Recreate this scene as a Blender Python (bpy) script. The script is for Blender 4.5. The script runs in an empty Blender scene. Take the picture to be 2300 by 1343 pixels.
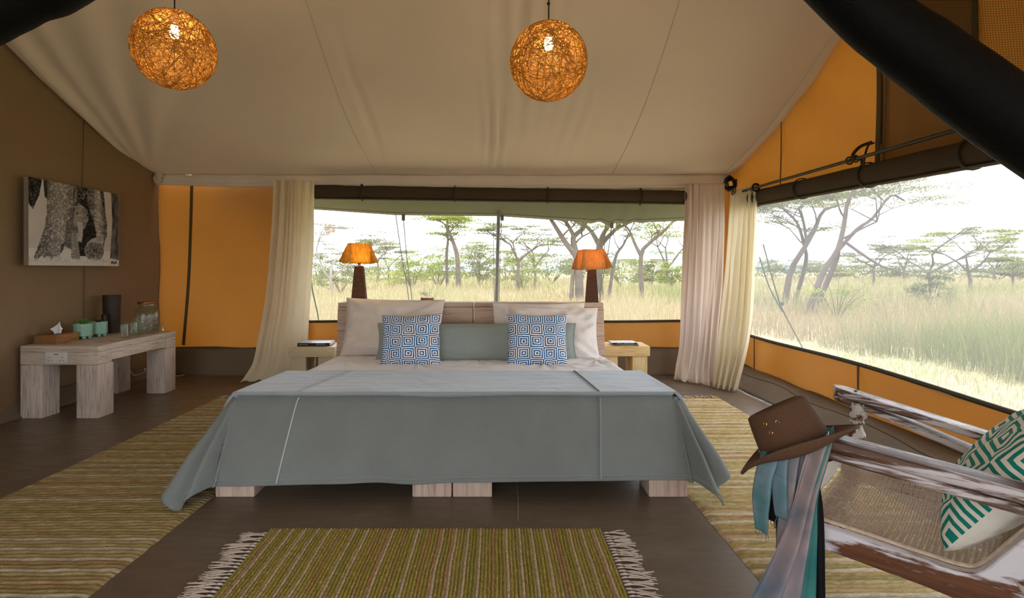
import bpy, bmesh, math, random
import numpy as np
from mathutils import Vector, Matrix, noise

SC = bpy.context.scene
COL = SC.collection
R = random.Random(11)
PI = math.pi

# ------------------------------------------------------------------ camera, sky, exposure
CX, CY, F, H = 1115.0, 605.0, 1240.0, 1.05      # lens measured on the 2300x1343 photograph
cam = bpy.data.objects.new('camera', bpy.data.cameras.new('camera'))
COL.objects.link(cam)
cam.location = (0, 0, H)
cam.rotation_euler = (PI/2, 0, 0)
cam.data.sensor_width = 36
cam.data.lens = F/2300*36
cam.data.shift_x = (1150-CX)/2300
cam.data.shift_y = (CY-671.5)/2300
cam.data.clip_start = 0.05
cam.data.clip_end = 2000
SC.camera = cam

W = bpy.data.worlds.new('overcast_sky'); SC.world = W
W.use_nodes = True
_n = W.node_tree.nodes; _l = W.node_tree.links
_bg = _n['Background']
_tc = _n.new('ShaderNodeTexCoord'); _sx = _n.new('ShaderNodeSeparateXYZ')
_rp = _n.new('ShaderNodeValToRGB')
_l.new(_tc.outputs['Generated'], _sx.inputs[0]); _l.new(_sx.outputs['Z'], _rp.inputs[0])
_rp.color_ramp.elements[0].position = 0.0; _rp.color_ramp.elements[0].color = (0.86, 0.93, 1.0, 1)
_rp.color_ramp.elements[1].position = 0.5; _rp.color_ramp.elements[1].color = (0.88, 0.94, 1.0, 1)
_l.new(_rp.outputs[0], _bg.inputs['Color'])
_bg.inputs['Strength'].default_value = 3.6

sun = bpy.data.objects.new('sun', bpy.data.lights.new('sun', 'SUN'))
COL.objects.link(sun)
sun.data.energy = 0.3
sun.data.angle = math.radians(25)
sun.data.color = (1.0, 0.95, 0.86)
sun.rotation_euler = (math.radians(28), math.radians(24), 0)

SC.view_settings.view_transform = 'Standard'
SC.view_settings.look = 'None'
SC.view_settings.gamma = 1.0
SC.view_settings.use_curve_mapping = False
SC.view_settings.exposure = 0.6
SC.cycles.max_bounces = 10
SC.cycles.transparent_max_bounces = 24
SC.cycles.sample_clamp_indirect = 6.0
SC.cycles.caustics_refractive = False
SC.cycles.caustics_reflective = False

# ------------------------------------------------------------------ helpers
def at(px, py, Y):
    return Vector(((px-CX)*Y/F, Y, H-(py-CY)*Y/F))
def fl(px, py, z=0.0):
    return at(px, py, (H-z)*F/(py-CY))
def lin(c):
    out = []
    for v in c[:3]:
        v = v/255.0
        out.append(v/12.92 if v <= 0.04045 else ((v+0.055)/1.055)**2.4)
    return tuple(out)+(1.0,)
def lerp(a, b, t): return a+(b-a)*t
def pl(pts, t):
    """polyline of (t, value...) rows -> interpolated values"""
    if t <= pts[0][0]: return pts[0][1]
    for a, b in zip(pts, pts[1:]):
        if t <= b[0]:
            k = (t-a[0])/(b[0]-a[0]); return lerp(a[1], b[1], k)
    return pts[-1][1]
def smooth_pl(pts, t):
    """Catmull-Rom through (t, value) rows"""
    if t <= pts[0][0]: return pts[0][1]
    if t >= pts[-1][0]: return pts[-1][1]
    for i in range(len(pts)-1):
        if t <= pts[i+1][0]:
            x0, y0 = pts[i]; x1, y1 = pts[i+1]
            xm, ym = pts[i-1] if i > 0 else (2*x0-x1, 2*y0-y1)
            xp, yp = pts[i+2] if i+2 < len(pts) else (2*x1-x0, 2*y1-y0)
            m0 = (y1-ym)/(x1-xm)*(x1-x0); m1 = (yp-y0)/(xp-x0)*(x1-x0)
            k = (t-x0)/(x1-x0); k2 = k*k; k3 = k2*k
            return (2*k3-3*k2+1)*y0+(k3-2*k2+k)*m0+(-2*k3+3*k2)*y1+(k3-k2)*m1
def spline(pts, n):
    """n+1 points on a Catmull-Rom curve through the vectors pts"""
    pts = [Vector(p) for p in pts]; m = len(pts)-1; out = []
    for j in range(n+1):
        t = j/n*m; i = min(int(t), m-1); k = t-i
        p0 = pts[i-1] if i > 0 else pts[0]*2-pts[1]
        p1, p2 = pts[i], pts[i+1]
        p3 = pts[i+2] if i+2 <= m else pts[m]*2-pts[m-1]
        out.append(0.5*((2*p1)+(p2-p0)*k+(2*p0-5*p1+4*p2-p3)*k*k+(3*p1-p0-3*p2+p3)*k**3))
    return out
def nz(x, y, z=0.0): return noise.noise(Vector((x, y, z)))

ORIG = {}
def tag(o, label=None, cat=None, group=None, kind=None):
    if label: o['label'] = label
    if cat: o['category'] = cat
    if group: o['group'] = group
    if kind: o['kind'] = kind
    return o
def thing(name, label, cat, loc=(0, 0, 0), group=None):
    o = bpy.data.objects.new(name, None); COL.objects.link(o)
    o.location = loc; o.empty_display_size = 0.05
    ORIG[o.name] = Vector(loc)
    return tag(o, label, cat, group)
def children(o): return [c for c in bpy.data.objects if c.parent is o]
def copy_tree(o, parent=None):
    c = o.copy(); COL.objects.link(c); c.parent = parent
    ORIG[c.name] = ORIG.get(o.name, Vector((0, 0, 0)))
    for ch in children(o): copy_tree(ch, c)
    return c

class MB:
    def __init__(s): s.v = []; s.f = []; s.uv = {}; s.col = None
    def add(s, vs, fs):
        b = len(s.v); s.v += [Vector(p) for p in vs]; s.f += [tuple(i+b for i in f) for f in fs]; return b
    def box(s, lo, hi, bev=0.0, rot=None, cen=None):
        lo, hi = Vector(lo), Vector(hi); c = (lo+hi)/2; h = (hi-lo)/2
        if bev <= 0:
            vs = [Vector((x*h.x, y*h.y, z*h.z)) for x in (-1, 1) for y in (-1, 1) for z in (-1, 1)]
            fs = [(0, 1, 3, 2), (4, 6, 7, 5), (0, 4, 5, 1), (2, 3, 7, 6), (0, 2, 6, 4), (1, 5, 7, 3)]
        else:
            bm = bmesh.new(); bmesh.ops.create_cube(bm, size=1)
            for v in bm.verts: v.co = Vector((v.co.x*2*h.x, v.co.y*2*h.y, v.co.z*2*h.z))
            bmesh.ops.bevel(bm, geom=bm.edges[:], offset=bev, segments=2, profile=0.6, affect='EDGES')
            bm.verts.index_update()
            vs = [v.co.copy() for v in bm.verts]; fs = [tuple(v.index for v in f.verts) for f in bm.faces]; bm.free()
        m = rot if rot is not None else Matrix.Identity(3)
        return s.add([c+m @ v for v in vs], fs)
    def hexa(s, p, bev=0.0):
        """8 corners: bottom 0-3 counter-clockwise, top 4-7"""
        fs = [(3, 2, 1, 0), (4, 5, 6, 7), (0, 1, 5, 4), (1, 2, 6, 5), (2, 3, 7, 6), (3, 0, 4, 7)]
        if bev <= 0: return s.add(p, fs)
        bm = bmesh.new(); vv = [bm.verts.new(q) for q in p]
        for f in fs: bm.faces.new([vv[i] for i in f])
        bmesh.ops.bevel(bm, geom=bm.edges[:], offset=bev, segments=2, profile=0.6, affect='EDGES')
        bm.verts.index_update()
        s.add([v.co.copy() for v in bm.verts], [tuple(v.index for v in f.verts) for f in bm.faces]); bm.free()
    def tube(s, pts, rad, seg=8, cap=True, flat=1.0, up=None):
        pts = [Vector(p) for p in pts]; n = len(pts)
        if not isinstance(rad, (list, tuple)): rad = [rad]*n
        rings = []; ref = None
        for i, p in enumerate(pts):
            d = (pts[min(i+1, n-1)]-pts[max(i-1, 0)])
            if d.length < 1e-9: d = Vector((0, 0, 1))
            d.normalize()
            if ref is None:
                ref = Vector(up) if up is not None else (Vector((0, 0, 1)) if abs(d.z) < 0.9 else Vector((1, 0, 0)))
            a = (ref-d*ref.dot(d))
            if a.length < 1e-6: a = d.orthogonal()
            a.normalize(); ref = a; b = d.cross(a)
            rings.append([p+(a*math.cos(2*PI*j/seg)*flat+b*math.sin(2*PI*j/seg))*rad[i] for j in range(seg)])
        base = s.add([q for r in rings for q in r], [])
        for i in range(n-1):
            for j in range(seg):
                k = (j+1) % seg
                s.f.append((base+i*seg+j, base+i*seg+k, base+(i+1)*seg+k, base+(i+1)*seg+j))
        if cap:
            s.f.append(tuple(base+j for j in range(seg))[::-1]); s.f.append(tuple(base+(n-1)*seg+j for j in range(seg)))
    def lathe(s, prof, seg=20, cen=(0, 0, 0), axis=None, sq=None):
        """prof rows (r, z) from bottom to top"""
        cen = Vector(cen); m = Matrix.Identity(3)
        if axis is not None: m = Vector((0, 0, 1)).rotation_difference(Vector(axis).normalized()).to_matrix()
        vs = []
        for r, z in prof:
            for j in range(seg):
                a = 2*PI*j/seg; rr = r*(sq(a) if sq else 1)
                vs.append(cen+m @ Vector((rr*math.cos(a), rr*math.sin(a), z)))
        b = s.add(vs, [])
        for i in range(len(prof)-1):
            for j in range(seg):
                k = (j+1) % seg
                s.f.append((b+i*seg+j, b+i*seg+k, b+(i+1)*seg+k, b+(i+1)*seg+j))
        if prof[0][0] > 1e-5: s.f.append(tuple(b+j for j in range(seg))[::-1])
        if prof[-1][0] > 1e-5: s.f.append(tuple(b+(len(prof)-1)*seg+j for j in range(seg)))
    def grid(s, fn, nu, nv, uv=False):
        b = s.add([fn(i/nu, j/nv) for j in range(nv+1) for i in range(nu+1)], [])
        for j in range(nv):
            for i in range(nu):
                a = b+j*(nu+1)+i
                s.f.append((a, a+1, a+nu+2, a+nu+1))
        if uv:
            for j in range(nv+1):
                for i in range(nu+1): s.uv[b+j*(nu+1)+i] = (i/nu, j/nv)
        return b
    def build(s, name, mat, parent=None, loc=None, smooth=True, solid=0.0, sub=0, weld=False, offset=-1.0, angle=40):
        me = bpy.data.meshes.new(name)
        org = ORIG[parent.name] if parent is not None else (Vector(loc) if loc is not None else Vector((0, 0, 0)))
        me.from_pydata([tuple(p-org) for p in s.v], [], s.f)
        if s.uv:
            ul = me.uv_layers.new(name='UVMap')
            idx = np.empty(len(me.loops), dtype=np.int32); me.loops.foreach_get('vertex_index', idx)
            arr = np.array([s.uv.get(i, (0, 0)) for i in range(len(s.v))], dtype=np.float32)
            ul.data.foreach_set('uv', arr[idx].ravel())
        if s.col is not None:
            ca = me.color_attributes.new('Col', 'FLOAT_COLOR', 'POINT')
            ca.data.foreach_set('color', np.asarray(s.col, dtype=np.float32).ravel())
        if weld:
            bm = bmesh.new(); bm.from_mesh(me); bmesh.ops.remove_doubles(bm, verts=bm.verts, dist=1e-5)
            bmesh.ops.recalc_face_normals(bm, faces=bm.faces); bm.to_mesh(me); bm.free()
        if smooth:
            me.polygons.foreach_set('use_smooth', [True]*len(me.polygons))
            if angle < 180:
                try: me.set_sharp_from_angle(angle=math.radians(angle))
                except Exception: pass
        me.update()
        o = bpy.data.objects.new(name, me); COL.objects.link(o)
        if mat is not None: me.materials.append(mat)
        if parent is not None: o.parent = parent
        else: o.location = org
        ORIG[o.name] = org
        if solid:
            m = o.modifiers.new('thickness', 'SOLIDIFY'); m.thickness = solid; m.offset = offset
        if sub:
            m = o.modifiers.new('smooth', 'SUBSURF'); m.levels = sub; m.render_levels = sub
        return o

def structure(o, label=None): o['kind'] = 'structure'; return tag(o, label)

# ------------------------------------------------------------------ materials
class NT:
    def __init__(s, name):
        s.m = bpy.data.materials.new(name); s.m.use_nodes = True
        s.t = s.m.node_tree; s.t.nodes.clear()
        s.out = s.n('ShaderNodeOutputMaterial')
    def n(s, typ, **kw):
        nd = s.t.nodes.new(typ)
        for k, v in kw.items(): setattr(nd, k, v)
        return nd
    def l(s, a, b): s.t.links.new(a, b)
    def coords(s, kind='Object', scale=(1, 1, 1), rot=(0, 0, 0)):
        tc = s.n('ShaderNodeTexCoord'); mp = s.n('ShaderNodeMapping')
        mp.inputs['Scale'].default_value = scale; mp.inputs['Rotation'].default_value = rot
        s.l(tc.outputs[kind], mp.inputs[0]); return mp.outputs[0]
    def noise(s, vec, scale, detail=3, rough=0.5, dist=0.0):
        nd = s.n('ShaderNodeTexNoise'); nd.inputs['Scale'].default_value = scale
        nd.inputs['Detail'].default_value = detail; nd.inputs['Roughness'].default_value = rough
        nd.inputs['Distortion'].default_value = dist
        s.l(vec, nd.inputs['Vector']); return nd.outputs['Fac']
    def ramp(s, fac, stops, interp='LINEAR'):
        nd = s.n('ShaderNodeValToRGB'); cr = nd.color_ramp; cr.interpolation = interp
        while len(cr.elements) < len(stops): cr.elements.new(0.5)
        for e, (p, c) in zip(cr.elements, stops): e.position = p; e.color = c
        s.l(fac, nd.inputs[0]); return nd.outputs[0]
    def math(s, op, a, b=None, c=None):
        nd = s.n('ShaderNodeMath', operation=op)
        for i, x in enumerate((a, b, c)):
            if x is None: continue
            if isinstance(x, (int, float)): nd.inputs[i].default_value = x
            else: s.l(x, nd.inputs[i])
        return nd.outputs[0]
    def mix(s, fac, a, b, blend='MIX'):
        nd = s.n('ShaderNodeMix', data_type='RGBA', blend_type=blend)
        for i, x in ((0, fac), (6, a), (7, b)):
            if isinstance(x, (int, float)): nd.inputs[i].default_value = x
            elif isinstance(x, tuple): nd.inputs[i].default_value = x
            else: s.l(x, nd.inputs[i])
        return nd.outputs[2]
    def bump(s, h, strength=0.3, dist=0.01, normal=None):
        nd = s.n('ShaderNodeBump'); nd.inputs['Strength'].default_value = strength
        nd.inputs['Distance'].default_value = dist; s.l(h, nd.inputs['Height'])
        if normal is not None: s.l(normal, nd.inputs['Normal'])
        return nd.outputs[0]
    def pbr(s, col, rough=0.7, normal=None, metal=0.0, spec=0.3, **kw):
        b = s.n('ShaderNodeBsdfPrincipled')
        if isinstance(col, tuple): b.inputs['Base Color'].default_value = col
        else: s.l(col, b.inputs['Base Color'])
        if isinstance(rough, (int, float)): b.inputs['Roughness'].default_value = rough
        else: s.l(rough, b.inputs['Roughness'])
        b.inputs['Metallic'].default_value = metal
        b.inputs['Specular IOR Level'].default_value = spec
        for k, v in kw.items(): b.inputs[k].default_value = v
        if normal is not None: s.l(normal, b.inputs['Normal'])
        return b.outputs[0]
    def mixsh(s, fac, a, b):
        nd = s.n('ShaderNodeMixShader')
        if isinstance(fac, (int, float)): nd.inputs[0].default_value = fac
        else: s.l(fac, nd.inputs[0])
        s.l(a, nd.inputs[1]); s.l(b, nd.inputs[2]); return nd.outputs[0]
    def transl(s, col):
        nd = s.n('ShaderNodeBsdfTranslucent')
        if isinstance(col, tuple): nd.inputs[0].default_value = col
        else: s.l(col, nd.inputs[0])
        return nd.outputs[0]
    def transp(s, col=(1, 1, 1, 1)):
        nd = s.n('ShaderNodeBsdfTransparent'); nd.inputs[0].default_value = col; return nd.outputs[0]
    def end(s, sh): s.l(sh, s.out.inputs['Surface']); return s.m

def m_fabric(name, c, var=0.12, big=2.5, fine=350, rough=0.85, trans=0.0, tcol=None, bump=0.25, wrinkle=0.0, wscale=3.0, sheen=0.0):
    t = NT(name); co = t.coords()
    a = t.noise(co, big, 3); b = t.noise(co, fine, 2)
    base = lin(c); dark = tuple(x*(1-var*2) for x in base[:3])+(1,); lite = tuple(min(1, x*(1+var)) for x in base[:3])+(1,)
    col = t.mix(0.45, t.ramp(a, [(0.3, dark), (0.7, lite)]), t.ramp(b, [(0.35, dark), (0.65, lite)]))
    nrm = t.bump(b, bump, 0.002)
    if wrinkle:
        w = t.noise(co, wscale, 4, 0.55, 0.6); nrm = t.bump(w, wrinkle, 0.05, nrm)
    sh = t.pbr(col, rough, nrm, spec=0.15, **({'Sheen Weight': sheen, 'Sheen Roughness': 0.45, 'Sheen Tint': (0.9, 0.95, 1.0, 1)} if sheen else {}))
    if trans:
        sh = t.mixsh(trans, sh, t.transl(lin(tcol or c)))
    return t.end(sh)
def m_plain(name, c, rough=0.5, metal=0.0, var=0.08, scale=20, spec=0.4, bump=0.0):
    t = NT(name); co = t.coords(); a = t.noise(co, scale, 3)
    base = lin(c); d = tuple(x*(1-var) for x in base[:3])+(1,); li = tuple(min(1, x*(1+var)) for x in base[:3])+(1,)
    return t.end(t.pbr(t.ramp(a, [(0.3, d), (0.7, li)]), rough, t.bump(a, bump, 0.004) if bump else None, metal, spec))
def m_wood(name, light, mid, dark, axis=0, grain=18, rough=0.65, streak=0.5, bump=0.4, lo=0.34, hi=0.62):
    t = NT(name); sc = [grain, grain, grain]
    for ax_ in (axis if isinstance(axis, tuple) else (axis,)): sc[ax_] = grain*0.07
    co = t.coords('Object', tuple(sc)); a = t.noise(co, 3.0, 6, 0.65, 0.3)
    co2 = t.coords('Object', (3, 3, 3)); b = t.noise(co2, 1.2, 3)
    c1 = t.ramp(a, [(lo, lin(dark)), (lo+(hi-lo)*0.45, lin(mid)), (hi, lin(light))])
    c2 = t.mix(t.ramp(b, [(0.35, (0, 0, 0, 1)), (0.75, (streak, streak, streak, 1))]), c1, lin(mid))
    return t.end(t.pbr(c2, rough, t.bump(a, bump, 0.006), spec=0.25))
def m_worn(name, paint, wood, wood2, thr=0.52, axis=0, rough=0.5, sc=6, ratio=0.25, gl=0.0):
    """chipped paint over dark wood"""
    t = NT(name); s3 = [sc, sc, sc]; s3[axis] = sc*ratio
    co = t.coords('Object', tuple(s3)); a = t.noise(co, 2.2, 6, 0.68, 0.2)
    s4 = [60, 60, 60]; s4[axis] = 3
    b = t.noise(t.coords('Object', tuple(s4)), 2.0, 4)
    aa = t.math('ADD', t.math('MULTIPLY', a, 0.8), t.math('MULTIPLY', b, 0.2))
    m = t.ramp(aa, [(thr-0.025, (0, 0, 0, 1)), (thr+0.025, (1, 1, 1, 1))])
    wd = t.ramp(b, [(0.3, lin(wood2)), (0.7, lin(wood))])
    return t.end(t.pbr(t.mix(m, lin(paint), wd), rough, t.bump(aa, 0.35, 0.004), spec=0.35))
def m_vcol(name, rough=0.9, bump=0.5, fine=400, trans=0.0, var=0.35):
    t = NT(name); co = t.coords()
    at_ = t.n('ShaderNodeAttribute', attribute_name='Col'); b = t.noise(co, fine, 3)
    col = t.mix(var, at_.outputs['Color'], t.ramp(b, [(0.3, (0.25, 0.25, 0.25, 1)), (0.7, (1, 1, 1, 1))]), 'MULTIPLY') if var else at_.outputs['Color']
    sh = t.pbr(col, rough, t.bump(b, bump, 0.003) if bump else None, spec=0.1)
    if trans:
        tr = t.transl((0.5, 0.5, 0.5, 1)); t.l(at_.outputs['Color'], tr.node.inputs[0]); sh = t.mixsh(trans, sh, tr)
    return t.end(sh)
def m_net(name, c, alpha, scale=260, dots=True):
    """open-weave insect netting: fine threads, clear in between"""
    t = NT(name)
    d = t.n('ShaderNodeBsdfDiffuse'); d.inputs[0].default_value = lin(c)
    tr = t.transl(lin(c)); th = t.mixsh(0.5, d.outputs[0], tr)
    if dots:
        co = t.coords('Object')
        sx = t.n('ShaderNodeSeparateXYZ'); t.l(co, sx.inputs[0])
        def saw(o): return t.math('ABSOLUTE', t.math('SUBTRACT', t.math('FRACT', t.math('MULTIPLY', o, scale)), 0.5))
        m = t.math('MAXIMUM', saw(t.math('ADD', sx.outputs[0], sx.outputs[1])), saw(sx.outputs[2]))
        k = t.math('MULTIPLY', t.math('GREATER_THAN', m, 0.38), 0.35)
        fac = t.math('ADD', k, alpha-0.12); return t.end(t.mixsh(fac, t.transp(), th))
    return t.end(t.mixsh(alpha, t.transp(), th))
def m_squares(name, ink, cloth, nx, rings=4.5, rot=0.0, off=(0, 0), back=None, ny=None, wob=0.16):
    """hand-printed nested squares, printed flat on the cloth through its UVs"""
    t = NT(name); tc = t.n('ShaderNodeTexCoord'); mp = t.n('ShaderNodeMapping')
    mp.inputs['Scale'].default_value = (nx, ny or nx, 1); mp.inputs['Location'].default_value = (off[0], off[1], 0)
    mp.inputs['Rotation'].default_value = (0, 0, rot)
    t.l(tc.outputs['UV'], mp.inputs[0])
    nn = t.n('ShaderNodeTexNoise'); nn.inputs['Scale'].default_value = 1.6; nn.inputs['Detail'].default_value = 2
    t.l(mp.outputs[0], nn.inputs['Vector'])
    vm = t.n('ShaderNodeVectorMath', operation='MULTIPLY_ADD'); t.l(nn.outputs['Color'], vm.inputs[0])
    vm.inputs[1].default_value = (wob, wob, 0); t.l(mp.outputs[0], vm.inputs[2])
    sx = t.n('ShaderNodeSeparateXYZ'); t.l(vm.outputs[0], sx.inputs[0])
    def cell(o): return t.math('ABSOLUTE', t.math('SUBTRACT', t.math('FRACT', o), 0.5))
    d = t.math('MAXIMUM', cell(sx.outputs[0]), cell(sx.outputs[1]))
    par = t.math('FRACT', t.math('MULTIPLY', t.math('ADD', t.math('FLOOR', sx.outputs[0]), t.math('FLOOR', sx.outputs[1])), 0.5))
    k = t.math('FRACT', t.math('ADD', t.math('MULTIPLY', d, rings*1.0), par))
    ink_m = t.math('GREATER_THAN', k, 0.5)
    fine = t.noise(t.coords(), 300, 2)
    col = t.mix(ink_m, lin(cloth), lin(ink))
    return t.end(t.pbr(col, 0.85, t.bump(fine, 0.25, 0.002), spec=0.15))
def m_glass(name, tint=(0.94, 0.98, 0.97, 1), rough=0.02, bump=0.0, bs=60):
    t = NT(name); g = t.n('ShaderNodeBsdfGlass'); g.inputs['Color'].default_value = tint
    g.inputs['Roughness'].default_value = rough; g.inputs['IOR'].default_value = 1.3
    if bump: t.l(t.bump(t.noise(t.coords(), bs, 2), bump, 0.01), g.inputs['Normal'])
    lw = t.n('ShaderNodeLayerWeight'); lw.inputs['Blend'].default_value = 0.35
    gl = t.n('ShaderNodeBsdfGlossy'); gl.inputs['Roughness'].default_value = 0.06; gl.inputs['Color'].default_value = (0.95, 1, 0.98, 1)
    if bump: t.l(g.inputs['Normal'].links[0].from_socket, gl.inputs['Normal']); t.l(g.inputs['Normal'].links[0].from_socket, lw.inputs['Normal'])
    fac = t.ramp(lw.outputs['Facing'], [(0.0, (0.03,)*3+(1,)), (0.6, (0.08,)*3+(1,)), (0.9, (0.45,)*3+(1,)), (1.0, (0.8,)*3+(1,))])
    return t.end(t.mixsh(fac, t.transp((0.93, 0.97, 0.95, 1)), gl.outputs[0]))
def m_emit(name, c, s):
    t = NT(name); e = t.n('ShaderNodeEmission'); e.inputs[0].default_value = c; e.inputs[1].default_value = s
    return t.end(e.outputs[0])

M = {}
M['lining'] = m_fabric('tent_lining', (214, 198, 178), var=0.05, big=1.2, fine=500, trans=0.165, tcol=(208, 196, 177), wrinkle=0.08, wscale=2.0)
M['lining_hem'] = m_fabric('lining_hem', (236, 222, 206), var=0.04, trans=0.08, tcol=(225, 205, 180))
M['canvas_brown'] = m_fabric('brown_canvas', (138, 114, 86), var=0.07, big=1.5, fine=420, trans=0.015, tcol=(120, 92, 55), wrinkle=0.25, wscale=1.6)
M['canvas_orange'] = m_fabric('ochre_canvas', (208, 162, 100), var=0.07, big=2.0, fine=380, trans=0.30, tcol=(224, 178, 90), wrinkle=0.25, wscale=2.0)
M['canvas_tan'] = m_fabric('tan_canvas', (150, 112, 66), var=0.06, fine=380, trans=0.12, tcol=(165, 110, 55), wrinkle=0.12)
M['skirt'] = m_fabric('dark_canvas_skirt', (112, 97, 80), var=0.08, fine=300, wrinkle=0.3, wscale=3, rough=0.6)
M['tape'] = m_fabric('webbing_tape', (92, 80, 58), var=0.06, fine=400)
M['tape_dark'] = m_fabric('dark_binding', (66, 60, 48), var=0.06, fine=400)
M['fly'] = m_fabric('green_fly_canvas', (112, 114, 92), var=0.06, fine=300, trans=0.14, tcol=(125, 130, 95), wrinkle=0.2, wscale=4)
M['roll'] = m_fabric('rolled_brown_canvas', (74, 62, 48), var=0.1, fine=350, wrinkle=0.2, wscale=6)
M['net_black'] = m_fabric('black_netting', (9, 8, 8), var=0.3, fine=260, rough=0.65, wrinkle=0.15, wscale=9, bump=0.8)
M['net_back'] = m_net('window_netting', (160, 160, 156), 0.20)
M['net_right'] = m_net('window_netting_hazy', (150, 150, 158), 0.36)
M['gauze'] = m_net('door_gauze', (44, 33, 22), 0.52, 190)
M['rope'] = m_plain('guy_rope', (74, 82, 70), 0.9)
M['pole'] = m_plain('grey_tent_pole', (92, 90, 80), 0.6, var=0.15)
M['iron'] = m_plain('dark_iron', (58, 54, 48), 0.45, 0.5)
M['cream_cloth'] = m_fabric('cream_curtain', (246, 236, 212), var=0.04, fine=500, trans=0.50, tcol=(252, 247, 232), wrinkle=0.12, wscale=5)
M['mauve_cloth'] = m_fabric('taupe_curtain', (226, 208, 194), var=0.04, fine=500, trans=0.24, tcol=(226, 205, 190), wrinkle=0.12, wscale=5)
M['sheet'] = m_fabric('beige_sheet', (234, 228, 226), var=0.03, sheen=0.5, fine=500, wrinkle=0.35, wscale=6)
M['pillowcase'] = m_fabric('beige_pillowcase', (230, 216, 204), var=0.03, fine=500, wrinkle=0.35, wscale=5)
M['pillow_white'] = m_fabric('white_pillowcase', (240, 230, 224), var=0.03, fine=500, wrinkle=0.3, wscale=5)
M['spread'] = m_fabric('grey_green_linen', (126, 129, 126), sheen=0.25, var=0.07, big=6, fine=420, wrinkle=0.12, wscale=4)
M['spread_lit'] = m_fabric('grey_green_linen_lit', (158, 165, 169), sheen=0.6, var=0.07, big=6, fine=420, wrinkle=0.22, wscale=5)  # same linen, its colour lightened and blued for the light on the top
M['bolster'] = m_fabric('sage_velvet', (154, 162, 156), var=0.08, fine=300)
M['seam_pale'] = m_plain('pale_seam', (180, 186, 186), 0.8)
M['seam_dark'] = m_plain('dark_seam', (138, 146, 148), 0.8)
M['blue_sq'] = m_squares('blue_block_print', (6, 98, 160), (246, 242, 236), 4.6, 6.0, off=(0.2, 0.35))
M['green_sq'] = m_squares('green_block_print', (28, 128, 112), (232, 222, 206), 3.4, 6.0, wob=0.08, rot=0.0, off=(0.1, 0.15))
M['cream_back'] = m_fabric('cushion_back', (228, 220, 206), var=0.04, fine=400, wrinkle=0.3, wscale=9)
WW = ((208, 193, 176), (176, 158, 138), (112, 88, 70))
M['ww_h'] = m_wood('whitewashed_timber', *WW, axis=(0, 1), grain=32, lo=0.27, hi=0.52)
M['ww_z'] = m_wood('whitewashed_timber_z', (206, 190, 178), (172, 152, 138), (108, 82, 66), axis=2, grain=30, lo=0.27, hi=0.52)
M['hb'] = m_wood('headboard_pine', (214, 188, 168), (198, 170, 150), (160, 130, 112), axis=0, grain=14, streak=0.3, bump=0.2)
M['hb_top'] = m_wood('headboard_end_grain', (206, 180, 160), (186, 160, 142), (150, 122, 104), axis=2, grain=14, bump=0.2)
M['bedleg'] = m_wood('bed_leg_pine', (218, 190, 172), (204, 174, 156), (170, 140, 122), axis=2, grain=14, streak=0.3, bump=0.2)
M['stand_pine'] = m_wood('pale_pine', (240, 212, 160), (226, 192, 136), (190, 140, 84), axis=0, grain=12, streak=0.3, bump=0.15, lo=0.25)
M['stand_pine_z'] = m_wood('pale_pine_upright', (240, 214, 164), (228, 196, 142), (192, 146, 90), axis=2, grain=12, streak=0.3, bump=0.15, lo=0.25)
M['stand_worn'] = m_worn('rubbed_cream_paint', (214, 196, 160), (150, 96, 62), (120, 76, 48), thr=0.60, axis=0, sc=9)
M['stand_worn_z'] = m_worn('rubbed_cream_paint_upright', (206, 190, 156), (160, 118, 82), (130, 92, 62), thr=0.63, axis=2, sc=9)
M['chair_white'] = m_worn('chipped_white_chair_paint', (222, 214, 218), (118, 72, 42), (84, 48, 28), thr=0.50, axis=0, sc=2.6, ratio=0.3)
M['chair_brown'] = m_worn('rubbed_brown_arm', (208, 196, 196), (112, 80, 62), (82, 55, 40), thr=0.47, axis=0, sc=7, ratio=0.1)
M['chair_turn'] = m_worn('turned_post_paint', (216, 206, 200), (112, 78, 52), (84, 56, 36), thr=0.5, axis=2, sc=14, ratio=0.8)
M['cane'] = m_plain('cane_strand', (202, 180, 158), 0.55, var=0.15, scale=80)
M['felt'] = m_fabric('brown_felt', (100, 72, 54), var=0.15, fine=300, rough=0.9)
M['band'] = m_plain('teal_snakeskin', (14, 66, 74), 0.25, var=0.5, scale=90, bump=0.4)
M['brass'] = m_plain('brass', (190, 150, 80), 0.3, 0.9)
M['steel'] = m_plain('steel', (190, 190, 188), 0.25, 0.9)
M['copper'] = m_plain('copper', (176, 108, 78), 0.32, 0.9)
M['black'] = m_plain('black_plastic', (22, 20, 20), 0.45)
M['black_cloth'] = m_fabric('black_scarf', (20, 20, 24), var=0.2, fine=300)
M['leather'] = m_plain('dark_leather', (52, 40, 33), 0.6, var=0.2, scale=14, bump=0.2)
M['oak'] = m_wood('oak_box', (158, 112, 66), (134, 92, 50), (100, 68, 36), axis=1, grain=40, lo=0.3)
M['white_paper'] = m_plain('white_tissue', (240, 238, 236), 0.9)
M['white_plastic'] = m_plain('white_plastic', (206, 202, 196), 0.4)
M['grey_plastic'] = m_plain('grey_plastic', (70, 66, 62), 0.5)
M['celadon'] = m_plain('celadon_glaze', (138, 176, 156), 0.35, var=0.08, scale=30)
M['leaf'] = m_plain('succulent_leaf', (86, 140, 58), 0.5, var=0.2)
M['leaf_dark'] = m_plain('dark_succulent_leaf', (64, 56, 44), 0.6, var=0.2)
M['soil'] = m_plain('dark_soil', (48, 38, 30), 0.95, var=0.3, scale=80)
M['glass'] = m_glass('clear_glass', bump=0.15)
M['glass_dimple'] = m_glass('dimpled_glass', bump=0.6, bs=45)
M['bark'] = m_plain('lamp_bark', (98, 68, 50), 0.95, var=0.6, scale=210, bump=0.9)
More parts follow.
